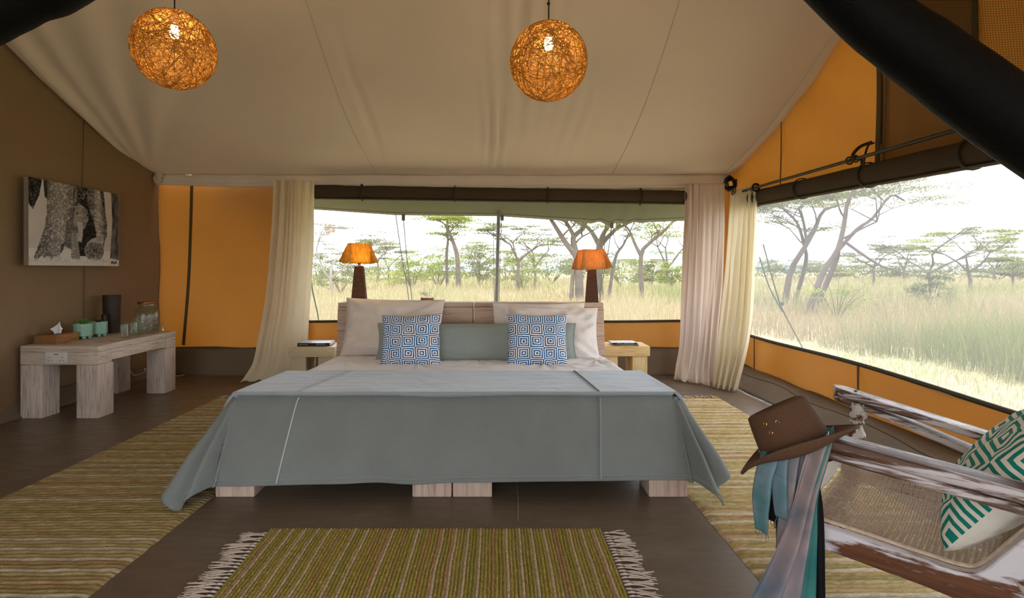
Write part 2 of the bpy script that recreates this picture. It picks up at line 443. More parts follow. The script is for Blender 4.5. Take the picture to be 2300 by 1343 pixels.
M['walnut'] = m_plain('warm_turned_wood', (150, 88, 50), 0.5, var=0.12, scale=25)
M['bark_pale'] = m_plain('lamp_side', (156, 128, 110), 0.9, var=0.15, scale=60)
M['book_black'] = m_plain('black_book_cloth', (24, 22, 24), 0.5)
M['book_cover'] = m_plain('silver_book_cover', (186, 186, 196), 0.3)
M['paper'] = m_plain('page_edges', (216, 208, 196), 0.9)
M['text'] = m_plain('pale_print', (176, 176, 176), 0.6)
M['mag1'] = m_plain('magazine_cover_pale', (206, 196, 184), 0.35, var=0.3, scale=18)
M['mag2'] = m_plain('magazine_spine_olive', (98, 104, 58), 0.4)
M['tassel'] = m_fabric('cotton_tassel', (214, 196, 182), var=0.1, fine=300)
M['rug'] = m_vcol('woven_yarn', 0.95, 0.8, 240)
M['trunk'] = m_plain('acacia_bark', (120, 102, 88), 0.95, var=0.3, scale=10, bump=0.4)
M['grassb'] = m_vcol('savanna_grass', 0.9, 0.0, 40, trans=0.35, var=0.0)
M['mulch'] = None

# ------------------------------------------------------------------ tent shell
XL, XR, YB, YFr = -3.42, 2.37, 5.60, 1.20     # left / right / back walls, front opening
CEIL = [(-1.6, 2.05), (0.0, 2.66), (1.2, 3.18), (1.9, 3.52), (2.1, 3.55), (2.6, 3.30), (3.0, 3.07), (3.4, 2.84), (3.75, 2.645), (4.16, 2.435), (4.5, 2.295), (5.0, 2.135), (5.56, 2.0)]  # forward stretch over the camera is unseen, added to keep out sky light
def ceil_z(y): return pl(CEIL, y) if y < 2.3 else smooth_pl(CEIL, y)

def floor_material():
    t = NT('polished_screed'); co = t.coords()
    a = t.noise(co, 1.3, 6, 0.65, 0.8); b = t.noise(co, 9, 5, 0.7); c = t.noise(t.coords('Object', (2, 14, 1)), 3, 4)
    col = t.mix(0.5, t.ramp(a, [(0.3, lin((90, 77, 64))), (0.7, lin((118, 103, 88)))]), t.ramp(b, [(0.3, lin((94, 81, 68))), (0.7, lin((116, 101, 86)))]))
    rg = t.ramp(c, [(0.3, (0.28, 0.28, 0.28, 1)), (0.7, (0.5, 0.5, 0.5, 1))])
    return t.end(t.pbr(col, rg, t.bump(b, 0.08, 0.01), spec=0.4))
mb = MB(); mb.box((XL-0.3, -1.7, -0.12), (XR+0.1, YB+0.15, 0.0))
floor = structure(mb.build('floor', floor_material(), smooth=False))
mb = MB(); p0 = fl(1160, 1075, 0.0015); p1 = fl(1163, 1170, 0.0015)
mb.tube(spline([p0, (p0+p1)/2+Vector((0.004, 0, 0)), p1], 12), 0.0022, 5, flat=0.3)
mb.build('crack_line', m_plain('pale_crack', (150, 136, 118), 0.9), floor)

def wall_grid(name, axis, const, u0, u1, zlo, zhi, mat, nu=60, nv=40, amp=0.012, seed=0.0, fn=None, parent=None, sc=1.6, solid=0.004):
    """cloth wall: u runs along the wall, zlo/zhi are numbers or functions of u"""
    mb = MB()
    def f(s, t):
        u = lerp(u0, u1, s); a = zlo(u) if callable(zlo) else zlo; b = zhi(u) if callable(zhi) else zhi
        z = lerp(a, b, t)
        d = amp*(nz(u*sc, z*sc, seed)+0.5*nz(u*3*sc, z*3*sc, seed+5))
        if fn: d += fn(u, z)
        return Vector((const+d, u, z)) if axis == 'x' else Vector((u, const+d, z))
    mb.grid(f, nu, nv)
    o = mb.build(name, mat, parent, solid=solid, offset=0)
    return o

# left wall: brown canvas, billowing a little near the floor
def bil(u, z):
    return 0.10*math.exp(-((u-3.45)/0.42)**2)*math.exp(-((z-0.28)/0.24)**2)+0.012*math.sin((u*1.2+z)*5)*max(0, 1-abs(z-1.2))
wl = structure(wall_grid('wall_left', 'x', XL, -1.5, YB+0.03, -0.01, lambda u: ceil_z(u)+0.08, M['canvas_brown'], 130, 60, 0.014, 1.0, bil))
mb = MB(); mb.tube([Vector((XL+0.016+bil(4.55, z), 4.55+0.008*math.sin(z*3), z)) for z in np.linspace(0.55, 2.28, 24)], 0.0022, 5)
mb.build('stitched_seam', M['tape_dark'], wl)
mb = MB(); mb.grid(lambda s, t: Vector((XL+0.02+0.07*(1-t)**2+0.015*math.sin(s*40), lerp(-1.5, YB-0.1, s), 0.004+0.13*t)), 80, 6)
structure(mb.build('baseboard_left', M['skirt'], solid=0.004))

# back wall: ochre canvas around a wide netting window
WX0, WX1, WZ0, WZ1 = -1.90, 2.20, 0.525, 1.90
wb = structure(wall_grid('wall_back', 'y', YB, XL-0.04, WX0, -0.01, 2.06, M['canvas_orange'], 50, 50, 0.010, 3.0,
     lambda u, z: 0.012*math.sin((u*0.9+(z-0.2)*1.1)*9)*max(0.0, 1.2-z)))
wall_grid('canvas_panel', 'y', YB, WX0, XR+0.03, -0.01, WZ0, M['canvas_orange'], 60, 10, 0.006, 4.0, parent=wb, fn=lambda u, z: 0.006*math.sin((u-z)*14))
wall_grid('canvas_panel', 'y', YB, WX0, XR, WZ1-0.04, 2.06, M['canvas_orange'], 40, 6, 0.004, 5.0, parent=wb)
wall_grid('canvas_panel', 'y', YB, WX1, XR, WZ0, WZ1-0.04, M['canvas_orange'], 6, 20, 0.003, 6.0, parent=wb)
mb = MB()
sp_ = spline([at(431, 405, YB-0.012), at(428, 520, YB-0.012), at(423, 640, YB-0.012), at(412, 775, YB-0.012)], 24)
mb.tube(sp_, 0.017, 6, flat=0.25, up=(0, 1, 0)); mb.build('seam_strap', M['tape'], wb)
mb = MB(); mb.tube([Vector((x, YB-0.006, 0.252+0.004*math.sin(x*6))) for x in np.linspace(XL, XR, 60)], 0.014, 6)
structure(mb.build('trim_1', M['tape']))
mb = MB(); mb.tube([Vector((x, YB-0.006, WZ0+0.004*math.sin(x*4))) for x in np.linspace(WX0, WX1, 60)], 0.013, 6)
structure(mb.build('trim_2', M['tape_dark']))
mb = MB(); mb.grid(lambda s, t: Vector((lerp(XL, XR, s), lerp(5.44, YB-0.02, t)+0.02*nz(s*16, t*2), 0.003+0.25*t)), 70, 8)
structure(mb.build('baseboard_back', M['skirt'], solid=0.004))
mb = MB(); mb.grid(lambda s, t: Vector((lerp(WX0, WX1, s), YB+0.004*math.sin(s*9)*math.sin(t*3.1), lerp(WZ0, WZ1, t))), 30, 12)
structure(mb.build('window_1', M['net_back']))

# right wall: gable of ochre and tan canvas over a long netting window
RZ = lambda y: 0.40+0.045*(y-2.4)/2.8+0.012*math.sin(y*2.2)      # sill height of the netting
RT = lambda y: 1.565+(y-1.4)*0.0326
YR1 = 5.30
wr = structure(wall_grid('wall_right', 'x', XR, 3.40, YB, lambda u: RT(u), lambda u: ceil_z(u)+0.16, M['canvas_orange'], 50, 30, 0.008, 7.0,
     lambda u, z: 0.010*math.sin((u*1.0-z*1.6)*7)))
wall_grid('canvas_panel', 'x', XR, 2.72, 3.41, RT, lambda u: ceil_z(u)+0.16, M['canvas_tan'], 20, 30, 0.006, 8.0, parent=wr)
wall_grid('canvas_panel', 'x', XR, -1.5, 2.73, RT, lambda u: ceil_z(u)+0.16, M['canvas_orange'], 40, 30, 0.012, 9.0, parent=wr)
wall_grid('canvas_panel', 'x', XR, -1.5, YB, lambda u: 0.10+0.03*(u-2.4)/2.8, RZ, M['canvas_orange'], 120, 12, 0.008, 10.0, parent=wr,
     fn=lambda u, z: 0.012*math.sin((u*1.0+z*2.0)*8))
wall_grid('canvas_panel', 'x', XR, YR1, YB, RZ, RT, M['canvas_orange'], 8, 20, 0.003, 11.0, parent=wr)
def strip(name, pts, w, mat, parent=None, flat=0.3, up=(1, 0, 0), seg=6):
    mb = MB(); mb.tube(pts, w, seg, flat=flat, up=up); return mb.build(name, mat, parent)
for yy, w in ((4.58, 0.008), (3.41, 0.022), (3.35, 0.006), (2.73, 0.02)):
    strip('seam_tape', [Vector((XR-0.012, yy+0.01*math.sin(z*5), z)) for z in np.linspace(RT(yy), ceil_z(yy)+0.10, 14)], w, M['tape'], wr)
for yy in (5.05, 3.60, 2.45):
    strip('seam_tape', [Vector((XR-0.012, yy, z)) for z in np.linspace(0.12, RZ(yy), 6)], 0.010, M['tape'], wr)
structure(strip('trim_3', [Vector((XR-0.006, y, RZ(y))) for y in np.linspace(-1.5, YB, 90)], 0.014, M['tape_dark'], flat=1))
structure(strip('trim_4', [Vector((XR-0.006, y, 0.105+0.03*(y-2.4)/2.8+0.008*math.sin(y*5))) for y in np.linspace(-1.5, YB, 90)], 0.008, M['tape'], flat=1))
def sk(s, t):
    y = lerp(-1.5, YB-0.06, s); z1 = 0.105+0.03*(y-2.4)/2.8
    inn = 0.24+0.04*nz(y*1.6, 2.0)
    return Vector((XR-inn*(1-t)+0.012*nz(y*4, t*3), y, 0.004+z1*(t**1.3)+0.055*math.sin(PI*t)*(0.7+0.5*nz(y*1.9, 7.0))))
mb = MB(); mb.grid(sk, 110, 12)
br = structure(mb.build('baseboard_right', M['skirt'], solid=0.004))
mb = MB(); mb.tube([sk(s, 0.55)+Vector((-0.004, 0, 0.004)) for s in np.linspace(0, 1, 90)], 0.003, 4); mb.build('stitching', M['tape'], br)
wf = structure(wall_grid('front_light_screen', 'y', -1.5, XL-0.04, -2.3, -0.01, 2.15, M['canvas_brown'], 40, 20, 0.01, 15.0))  # unseen canvas added behind the camera to hold back light from the front
wall_grid('canvas_panel', 'y', -1.5, 0.6, XR+0.04, -0.01, 2.15, M['canvas_brown'], 40, 20, 0.01, 16.0, parent=wf)  # second added panel; the gap between them sets how much light enters
mb = MB(); mb.grid(lambda s, t: Vector((XR+0.006*math.sin(s*12)*math.sin(t*3.1), lerp(-1.4, YR1, s), lerp(RZ(lerp(-1.4, YR1, s)), RT(lerp(-1.4, YR1, s)), t))), 50, 12)
structure(mb.build('window_2', M['net_right']))

# ceiling lining, slung under the ridge, with its hanging hem along the eave
CXL, CXR = XL-0.05, 2.33
def lining(s, t):
    x = lerp(CXL, CXR, s); y = lerp(-1.6, 5.56, t)
    z = ceil_z(y)
    e = 1-(2*s-1)**2
    z -= 0.05*e*math.sin(PI*max(0, min(1, (y-2.0)/3.6)))
    # folds fanning out of the left eave corner
    dx, dy = x-CXL, 5.56-y
    r = math.hypot(dx, dy); a = math.atan2(dx, dy+1e-6)
    if y > 1.4:
        k = math.exp(-((a-0.10)/0.16)**2)*min(1, r/0.5)*math.exp(-((r-1.6)/1.3)**2)
        z += 0.032*k*math.sin(a*46+1.2*nz(r*1.2, a*3))
        k2 = math.exp(-((a-0.46)/0.20)**2)*min(1, r/0.7)*math.exp(-((r-1.7)/1.2)**2)
        z += 0.030*k2*math.sin(a*30+1.5*nz(r, a*4, 2.0))
        # slack pleats beside the middle seam
        for x0, wd, am, fr, y0, yw in ((-0.02, 0.10, 0.024, 70, 4.7, 0.55), (0.22, 0.20, 0.026, 46, 3.6, 0.75), (0.62, 0.14, 0.008, 50, 4.5, 0.6), (-1.05, 0.06, 0.012, 40, 4.4, 0.7)):
            z += am*math.exp(-((x-x0)/wd)**2)*math.exp(-((y-y0)/yw)**2)*math.sin((x+0.05*nz(y, x0))*fr)
    z += 0.010*nz(x*1.3, y*1.3, 4.0)
    return Vector((x, y, z))
mb = MB(); mb.grid(lining, 230, 190)
ceiling = structure(mb.build('ceiling', M['lining'], solid=0.004, offset=1, angle=180))
for xs in (-1.20, 1.16):
    s0 = (xs-CXL)/(CXR-CXL)
    mb = MB(); mb.tube([lining(s0, t)+Vector((0, 0, -0.003)) for t in np.linspace(0.3, 0.998, 90)], 0.002, 5)
    mb.build('seam', M['lining'], ceiling)
mb = MB(); mb.grid(lambda s, t: lining(1, s)+Vector((lerp(0.10, -0.05, t), 0, lerp(0.012, -0.010, t))), 90, 2)
mb.build('edge_hem', M['lining_hem'], ceiling, solid=0.003)
def hem(s, t):
    p = lining(s, 1.0); x = p.x
    w = 0.105+0.035*math.sin(s*PI)+0.01*nz(x*2, 3.0)+0.03*s
    return Vector((x, 5.56-0.02*math.sin(t*2.2)+0.012*nz(x*5, t*2), 2.005-w*t+0.012*nz(x*1.2, 1.0)*t))
mb = MB(); mb.grid(hem, 120, 8); mb.build('eave_hem', M['lining_hem'], ceiling, solid=0.004)
mb = MB(); mb.tube([hem(s, 0.72)+Vector((0, -0.004, 0)) for s in np.linspace(0, 1, 90)], 0.003, 4); mb.build('hem_stitching', M['lining_hem'], ceiling)
mb = MB()
for i in range(14):
    a = R.uniform(0, 6.28); c = Vector((-3.38+R.uniform(-0.01, 0.03), 5.50, 1.97+R.uniform(-0.04, 0.04)))
    mb.lathe([(0.0, -0.03), (0.03, -0.02), (0.035, 0.01), (0.0, 0.035)], 8, c, (math.cos(a), -0.4, math.sin(a)))
mb.build('gathered_corner', M['lining'], ceiling)

# fly eave outside the back window, with its scalloped edge
EV = [(560, 1.78), (705, 1.741), (890, 1.675), (1118, 1.664), (1375, 1.575), (1535, 1.613), (1600, 1.63)]
def eave(s, t):
    px = lerp(560, 1590, s); zb = pl(EV, px); Y = lerp(5.63, 6.35, t); x = (px-CX)/F*6.35
    fold = 0.02*t*math.sin((px-1375)*0.16)*math.exp(-((px-1375)/55)**2)
    return Vector((x, Y, lerp(2.09, zb, t)+fold-0.03*math.sin(PI*t)))
mb = MB(); mb.grid(eave, 120, 14)
aw = tag(mb.build('fly_eave', M['fly'], solid=0.004), 'grey-green canvas eave of the fly sheet, outside the back window', 'awning')
mb = MB(); mb.tube([eave(s, 0.93)+Vector((0, -0.01, 0)) for s in np.linspace(0, 1, 80)], 0.005, 4); mb.build('hem_stitching', M['tape_dark'], aw)
for px in (906, 1128, 1374):
    mb = MB(); c = at(px, 488 if px < 1300 else 505, 6.33); mb.box(c-Vector((0.02, 0.01, 0.04)), c+Vector((0.02, 0.01, 0.04)), 0.006); mb.build('loop', M['tape_dark'], aw)

# ------------------------------------------------------------------ outside
def ground_material():
    t = NT('dry_ground'); co = t.coords()
    a = t.noise(co, 0.12, 5, 0.6); b = t.noise(co, 2.5, 5, 0.7); c = t.noise(t.coords('Object', (3, 30, 1)), 3, 4)
    g = t.ramp(a, [(0.32, lin((170, 160, 114))), (0.68, lin((190, 176, 140)))])
    return t.end(t.pbr(t.mix(0.4, g, t.ramp(t.math('MULTIPLY', t.math('ADD', b, c), 0.5), [(0.3, lin((154, 144, 106))), (0.7, lin((202, 190, 160)))])), 0.95, t.bump(b, 0.5, 0.05), spec=0.05))
mb = MB()
mb.grid(lambda s, t: Vector((lerp(-420, 420, s), lerp(-30, 600, t), -0.14)), 4, 4)
ground = structure(mb.build('ground', ground_material(), smooth=False))
G0 = -0.14
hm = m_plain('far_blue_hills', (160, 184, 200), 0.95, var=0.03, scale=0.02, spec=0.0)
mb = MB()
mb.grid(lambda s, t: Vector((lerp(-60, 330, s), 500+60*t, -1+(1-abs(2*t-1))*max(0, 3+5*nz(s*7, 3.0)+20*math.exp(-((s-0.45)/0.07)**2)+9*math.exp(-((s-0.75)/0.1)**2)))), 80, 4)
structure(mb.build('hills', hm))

rng = np.random.default_rng(5)
def grass_field(name, n, y0, y1, hgt, wid, cols, keep):
    yy = y0*np.exp(rng.random(n)*math.log(y1/y0)); sl = rng.uniform(-0.62, 1.35, n); xx = sl*yy
    k = keep(xx, yy); xx, yy = xx[k], yy[k]; n = len(xx)
    h = hgt*(0.45+0.75*rng.random(n)); w = wid*(yy/8.0)**0.75*(0.6+0.8*rng.random(n))
    patch = np.array([noise.noise(Vector((float(a)*0.22, float(b)*0.22, 1.0))) for a, b in zip(xx, yy)])
    h *= np.clip(1+0.7*patch, 0.4, 1.6)
    ang = rng.random(n)*2*PI; ln = h*rng.uniform(0.05, 0.55, n); la = rng.random(n)*2*PI
    b0 = np.stack([xx-w*np.cos(ang), yy-w*np.sin(ang), np.full(n, G0-0.02)], 1)
    b1 = np.stack([xx+w*np.cos(ang), yy+w*np.sin(ang), np.full(n, G0-0.02)], 1)
    mid = np.stack([xx+ln*0.35*np.cos(la), yy+ln*0.35*np.sin(la), G0+h*0.62], 1)
    m0 = mid-np.stack([0.7*w*np.cos(ang), 0.7*w*np.sin(ang), 0*w], 1); m1 = mid+np.stack([0.7*w*np.cos(ang), 0.7*w*np.sin(ang), 0*w], 1)
    tip = np.stack([xx+ln*np.cos(la), yy+ln*np.sin(la), G0+h], 1)
    v = np.stack([b0, b1, m1, m0, tip], 1).reshape(-1, 3)
    me = bpy.data.meshes.new(name); i = np.arange(n)*5
    f = np.concatenate([np.stack([i, i+1, i+2, i+3], 1).ravel().reshape(-1, 4)])
    tri = np.stack([i+3, i+2, i+4], 1)
    me.vertices.add(len(v)); me.vertices.foreach_set('co', v.astype(np.float32).ravel())
    nl = f.size+tri.size; me.loops.add(nl); me.loops.foreach_set('vertex_index', np.concatenate([f.ravel(), tri.ravel()]).astype(np.int32))
    me.polygons.add(2*n)
    me.polygons.foreach_set('loop_start', np.concatenate([np.arange(n)*4, 4*n+np.arange(n)*3]).astype(np.int32))
    me.update(calc_edges=True); me.validate()
    pal = np.array([lin(c)[:3] for c in cols]); p = np.clip((patch*0.9+0.5)*len(cols)+rng.normal(0, 0.9, n), 0, len(cols)-0.01).astype(int)
    c = pal[p]*(0.85+0.3*rng.random((n, 1)))
    c4 = np.concatenate([c, np.ones((n, 1))], 1); c4 = np.repeat(c4, 5, 0)
    ca = me.color_attributes.new('Col', 'FLOAT_COLOR', 'POINT'); ca.data.foreach_set('color', c4.astype(np.float32).ravel())
    me.materials.append(M['grassb'])
    o = bpy.data.objects.new(name, me); COL.objects.link(o); o['kind'] = 'stuff'; return o
def tall(x, y): return ((y > 9.6+0.25*np.sin(x*2)) & (x < 4.64)) | (x > np.maximum(4.64, 4.64+(9.8-y)*0.2225)+0.15*np.sin(y*3)+0.1*np.sin(y*7.3))
def short(x, y): return (x > XR+0.25) | (y > YB+0.4)
tag(grass_field('tall_grass', 150000, 2.2, 75, 0.50, 0.0042, [(152, 134, 94), (165, 148, 112), (170, 153, 125), (173, 158, 129), (155, 149, 104), (132, 138, 86)], tall), 'tall pale savanna grass growing beyond the tent', 'grass')
tag(grass_field('mown_grass', 40000, 2.2, 12, 0.06, 0.005, [(196, 182, 148), (204, 192, 162), (186, 176, 136), (176, 172, 120)], short), 'short dry mown grass around the tent', 'grass')

def leafmat(name, a, b):
    t = NT(name); n_ = t.noise(t.coords(), 1.6, 4)
    col = t.ramp(n_, [(0.35, lin(a)), (0.65, lin(b))])
    sh = t.mixsh(0.3, t.pbr(col, 0.9, spec=0.05), t.transl(lin(b))); return t.end(sh)
LV = [leafmat('acacia_leaf', (104, 110, 66), (150, 154, 92)), leafmat('grey_twig_leaf', (134, 128, 116), (164, 158, 146)), leafmat('fresh_acacia_leaf', (112, 126, 66), (162, 170, 86)), leafmat('dusty_leaf', (98, 104, 76), (140, 144, 104))]
BK = [m_plain('acacia_bark_grey', (98, 86, 78), 0.95, var=0.25, scale=3), m_plain('pale_bark', (136, 126, 118), 0.95, var=0.2, scale=3)]

def pad(lv, c, rx, rz, n, size, rg):
    for _ in range(n):
        a = rg.uniform(0, 2*PI); r = math.sqrt(rg.random())*rx; z = rg.gauss(0, 0.4)*rz*(1-0.5*(r/rx))
        p = c+Vector((r*math.cos(a), r*math.sin(a)*0.9, z)); q = rg.uniform(0, 2*PI); s = size*rg.uniform(0.5, 1.3)
        e1 = Vector((math.cos(q), math.sin(q), rg.uniform(-0.3, 0.3)))*s; e2 = Vector((-math.sin(q), math.cos(q), rg.uniform(-1.2, 1.2)))*s*0.55
        b = len(lv.v); lv.v += [p-e1, p+e2, p+e1, p-e2]; lv.f.append((b, b+1, b+2, b+3))
def grow(tk, lv, p, d, ln, rad, lev, rg, top, padr, leaf, nleaf, spread):
    pts = [p.copy()]; n = 4; q = p.copy(); dd = d.copy()
    for i in range(n):
        dd = (dd+Vector((rg.gauss(0, 0.12), rg.gauss(0, 0.12), rg.gauss(0, 0.07)))).normalized()
        if q.z > top: dd.z = min(dd.z, 0.05); dd.normalize()
        q = q+dd*(ln/n); pts.append(q.copy())
    tk.tube(pts, [lerp(rad, rad*0.62, i/n) for i in range(n+1)], 6 if lev > 1 else 4, cap=False)
    if lev == 0:
        pad(lv, q, padr*rg.uniform(0.9, 1.6), padr*0.24, nleaf, leaf, rg); return
    if lev == 1: pad(lv, pts[3], padr*1.0, padr*0.24, nleaf//2, leaf, rg)
    for k in range(rg.choice((2, 3, 3))):
        a = rg.uniform(0, 2*PI); s = spread*(1 if lev < 3 else 0.7)
        nd = (dd*0.7+Vector((math.cos(a)*s, math.sin(a)*s, rg.uniform(-0.05, 0.35)))).normalized()
        grow(tk, lv, q.copy(), nd, ln*rg.uniform(0.62, 0.85), rad*0.58, lev-1, rg, top, padr, leaf, nleaf, spread)
def tree(name, label, px, topy, Y, seed, lev=3, lean=(0, 0), leafm=0, bark=0, rad=None, padk=0.13, nleaf=60, spread=0.75, fork=0.38, limbs=None, group=None, leafk=1.0):
    rg = random.Random(seed); base = Vector(((px-CX)*Y/F, Y, G0)); top = at(px, topy, Y).z; ht = top-G0
    r = thing(name, label, 'tree', base, group)
    tk, lv = MB(), MB(); rad = rad or ht*0.03; leaf = 2.0*Y/F*leafk; nleaf = int(nleaf*4.0)
    if limbs:
        for lp, r0, r1, sub in limbs:
            pts = spline([at(x, y, Y+dy) if y is not None else Vector(((x-CX)*Y/F, Y+dy, G0)) for x, y, dy in lp], 12)
            tk.tube(pts, [lerp(r0, r1, i/12) for i in range(13)], 7, cap=False)
            for i in range(5, 13):
                if sub and (i % 2 == 0 or i == 12):
                    d = (pts[i]-pts[i-1]).normalized(); a = rg.uniform(0, 2*PI)
                    d = (d*0.6+Vector((math.cos(a)*0.9, math.sin(a)*0.9, rg.uniform(-0.05, 0.3)))).normalized()
                    grow(tk, lv, pts[i], d, ht*sub, lerp(r0, r1, i/12)*0.5, lev-1 if i == 12 else max(1, lev-2), rg, top-ht*0.05, ht*padk, leaf, nleaf, spread)
    else:
        d0 = Vector((lean[0], lean[1], 1)).normalized(); q = base+d0*ht*fork
        mid = (base+q)/2+Vector((rg.gauss(0, 0.02)*ht, 0, 0))
        tk.tube(spline([base, mid, q], 8), [lerp(rad, rad*0.72, i/8) for i in range(9)], 7, cap=False)
        nb = 3 if lev > 1 else 4
        for k in range(nb):
            a = 2*PI*k/nb+rg.uniform(-0.5, 0.5)
            d = Vector((math.cos(a)*0.75+lean[0]*0.5, math.sin(a)*0.75, 0.8)).normalized()
            grow(tk, lv, q, d, ht*(1-fork)*0.62, rad*0.6, lev-1, rg, top-ht*0.05, ht*padk, leaf, nleaf, spread)
    tk.build('trunk', BK[bark], r, angle=180)
    o = lv.build('foliage', LV[leafm], r, smooth=False); o['kind'] = 'stuff'
    return r
def bush(name, label, px, topy, Y, wpx, seed, leafm=2, n=None, group=None, bare=0.3, z0=0.0):
    rg = random.Random(seed); base = Vector(((px-CX)*Y/F, Y, G0)); top = at(px, topy, Y).z; ht = top-G0; w = wpx*Y/F/2
    r = thing(name, label, 'bush', base, group); tk, lv = MB(), MB()
    for i in range(9):
        a = rg.uniform(0, 2*PI); e = base+Vector((math.cos(a)*w*0.8, math.sin(a)*w*0.6, ht*rg.uniform(0.55, 1.0)))
        m_ = (base+e)/2+Vector((0, 0, ht*0.1)); tk.tube(spline([base, m_, e], 5), [ht*0.009*(1-0.13*i2) for i2 in range(6)], 4, cap=False)
    for i in range(n or 26):
        a = rg.uniform(0, 2*PI); rr = math.sqrt(rg.random())*w
        zz = ht*rg.uniform(0.25, 0.95)*(1-0.35*(rr/w)**2)
        pad(lv, base+Vector((math.cos(a)*rr, math.sin(a)*rr*0.7, zz)), w*0.34, ht*0.12, 130, 2.0*Y/F, rg)
    tk.build('stems', BK[1 if leafm == 1 else 0], r); o = lv.build('foliage', LV[leafm], r, smooth=False); o['kind'] = 'stuff'
    return r
# seen through the back window, left to right
t1 = tree('thorn_tree', 'pale leafless thorn tree with weaver nests, at the left end of the back window', 742, 508, 24, 21, lev=3, leafm=1, bark=1, padk=0.10, nleaf=40, fork=0.25)
mb = MB()
for x, y in ((733, 512), (742, 508), (748, 517), (738, 520)):
    c = at(x, y, 24); mb.lathe([(0, -0.12), (0.09, -0.06), (0.10, 0.03), (0.05, 0.1), (0, 0.12)], 8, c)
mb.build('weaver_nests', m_plain('nest_straw', (170, 150, 130), 0.95), t1)
bush('savanna_bush', 'grey-green bush low down just left of the left bedside lamp', 765, 572, 26, 110, 31, 3)
tree('acacia', 'small flat-topped acacia behind the shade of the left bedside lamp', 848, 536, 48, 22, lev=2, leafm=3, fork=0.5, padk=0.2)
bush('savanna_bush', 'broad green bush between the left lamp and the left guy ropes', 880, 572, 34, 130, 32, 0)
bush('savanna_bush', 'light green bush directly behind the left guy ropes', 925, 552, 30, 110, 33, 2)
tree('acacia', 'tall slim acacia with a flat crown between the left guy ropes and the pole', 1030, 484, 30, 7, lev=2, leafm=2, nleaf=70, spread=1.0, padk=0.15,
     limbs=[([(1030, None, 0), (1027, 580, 0), (1018, 545, 0.2), (1006, 515, 0), (1004, 488, 0)], 0.16, 0.06, 0.20), ([(1001, None, 1), (1003, 570, 1), (1006, 540, .6), (1000, 505, 0), (975, 492, 0)], 0.10, 0.04, 0.17)])
bush('savanna_bush', 'fresh green bush under the tall slim acacia', 985, 552, 33, 120, 34, 2)
bush('savanna_bush', 'olive bush just left of the outside pole', 1078, 536, 36, 90, 35, 3)
bush('thorn_scrub', 'dry twiggy scrub in the grass right behind the round wooden box', 962, 640, 14, 60, 36, 3, n=5)
tree('acacia', 'wide acacia just right of the outside pole', 1165, 500, 28, 41, lev=3, leafm=3, nleaf=52, spread=0.9, fork=0.45, padk=0.12)
bush('savanna_bush', 'low green thicket right of the outside pole', 1175, 560, 32, 150, 37, 0)
tree('forked_acacia', 'forked acacia with a thick Y-shaped trunk left of the right bedside lamp', 1298, 470, 20, 43, lev=4, leafm=2, nleaf=20, spread=0.9, padk=0.11,
     limbs=[([(1301, None, 0), (1300, 610, 0), (1293, 575, 0), (1270, 545, 0), (1245, 505, 0), (1222, 470, 0)], 0.17, 0.05, 0.2),
            ([(1295, 575, 0), (1288, 545, 0.1), (1290, 530, .2), (1312, 510, .3), (1320, 480, .3)], 0.13, 0.06, 0.2),
            ([(1290, 540, 0.1), (1282, 520, 0), (1270, 500, 0), (1255, 480, -.4)], 0.06, 0.03, 0.16),
            ([(1282, None, 0), (1288, 600, 0), (1294, 580, 0)], 0.08, 0.07, 0)])
tree('acacia', 'thick-trunked acacia standing behind the right bedside lamp', 1347, 455, 22, 44, lev=3, leafm=0, rad=0.2, nleaf=44, fork=0.55, spread=0.9)
tree('acacia', 'leaning acacia whose boughs spread from the right lamp to the taupe curtain', 1440, 468, 20, 45, lev=4, leafm=2, nleaf=20, spread=1.0, padk=0.12,
     limbs=[([(1442, None, 0), (1440, 575, 0), (1460, 545, 0), (1490, 520, 0), (1520, 488, 0)], 0.09, 0.04, 0.18),
            ([(1440, 575, 0), (1425, 545, 0.2), (1415, 520, .3), (1400, 500, .3)], 0.07, 0.03, 0.18),
            ([(1378, None, 1), (1382, 580, 1), (1400, 550, 1), (1412, 525, 1)], 0.07, 0.03, 0.18)])
bush('savanna_bush', 'olive bush low down right of the right bedside lamp', 1395, 572, 34, 120, 38, 0)
bush('savanna_bush', 'green bush beside the taupe curtain, in front of the far tent', 1508, 572, 30, 60, 39, 2)
bush('savanna_bush', 'low bush line far off behind the right lamp', 1240, 566, 44, 140, 40, 3)
# seen through the right window
tree('acacia', 'slender leaning acacia nearest the cream curtain in the right window', 1762, 440, 17, 51, lev=4, leafm=0, nleaf=42, spread=1.0, padk=0.13,
     limbs=[([(1762, None, 0), (1776, 610, 0), (1805, 560, 0), (1828, 520, 0), (1848, 475, 0.2), (1880, 462, .3)], 0.10, 0.04, 0.22),
            ([(1806, None, .6), (1810, 590, .5), (1806, 550, .3), (1790, 500, 0.2), (1760, 470, .4)], 0.07, 0.03, 0.22),
            ([(1812, 545, 0), (1805, 500, 0), (1795, 470, -.6)], 0.05, 0.03, 0.2)])
tree('large_acacia', 'largest acacia of the right window, with a slanting double trunk', 1820, 395, 14, 52, lev=4, leafm=0, nleaf=42, spread=1.0, padk=0.12,
     limbs=[([(1812, None, 0), (1850, 610, 0), (1880, 565, 0), (1895, 510, 0), (1905, 450, 0), (1930, 410, 0)], 0.082, 0.04, 0.26),
            ([(1868, None, .8), (1876, 590, .6), (1882, 560, .3)], 0.07, 0.065, 0),
            ([(1880, 565, 0), (1925, 515, 0.3), (1960, 490, .4), (2000, 440, .5), (2030, 450, .6)], 0.055, 0.022, 0.24),
            ([(1900, 545, 0), (1950, 580, -.3), (1985, 600, -.5), (2010, 605, -.6)], 0.04, 0.02, 0)])
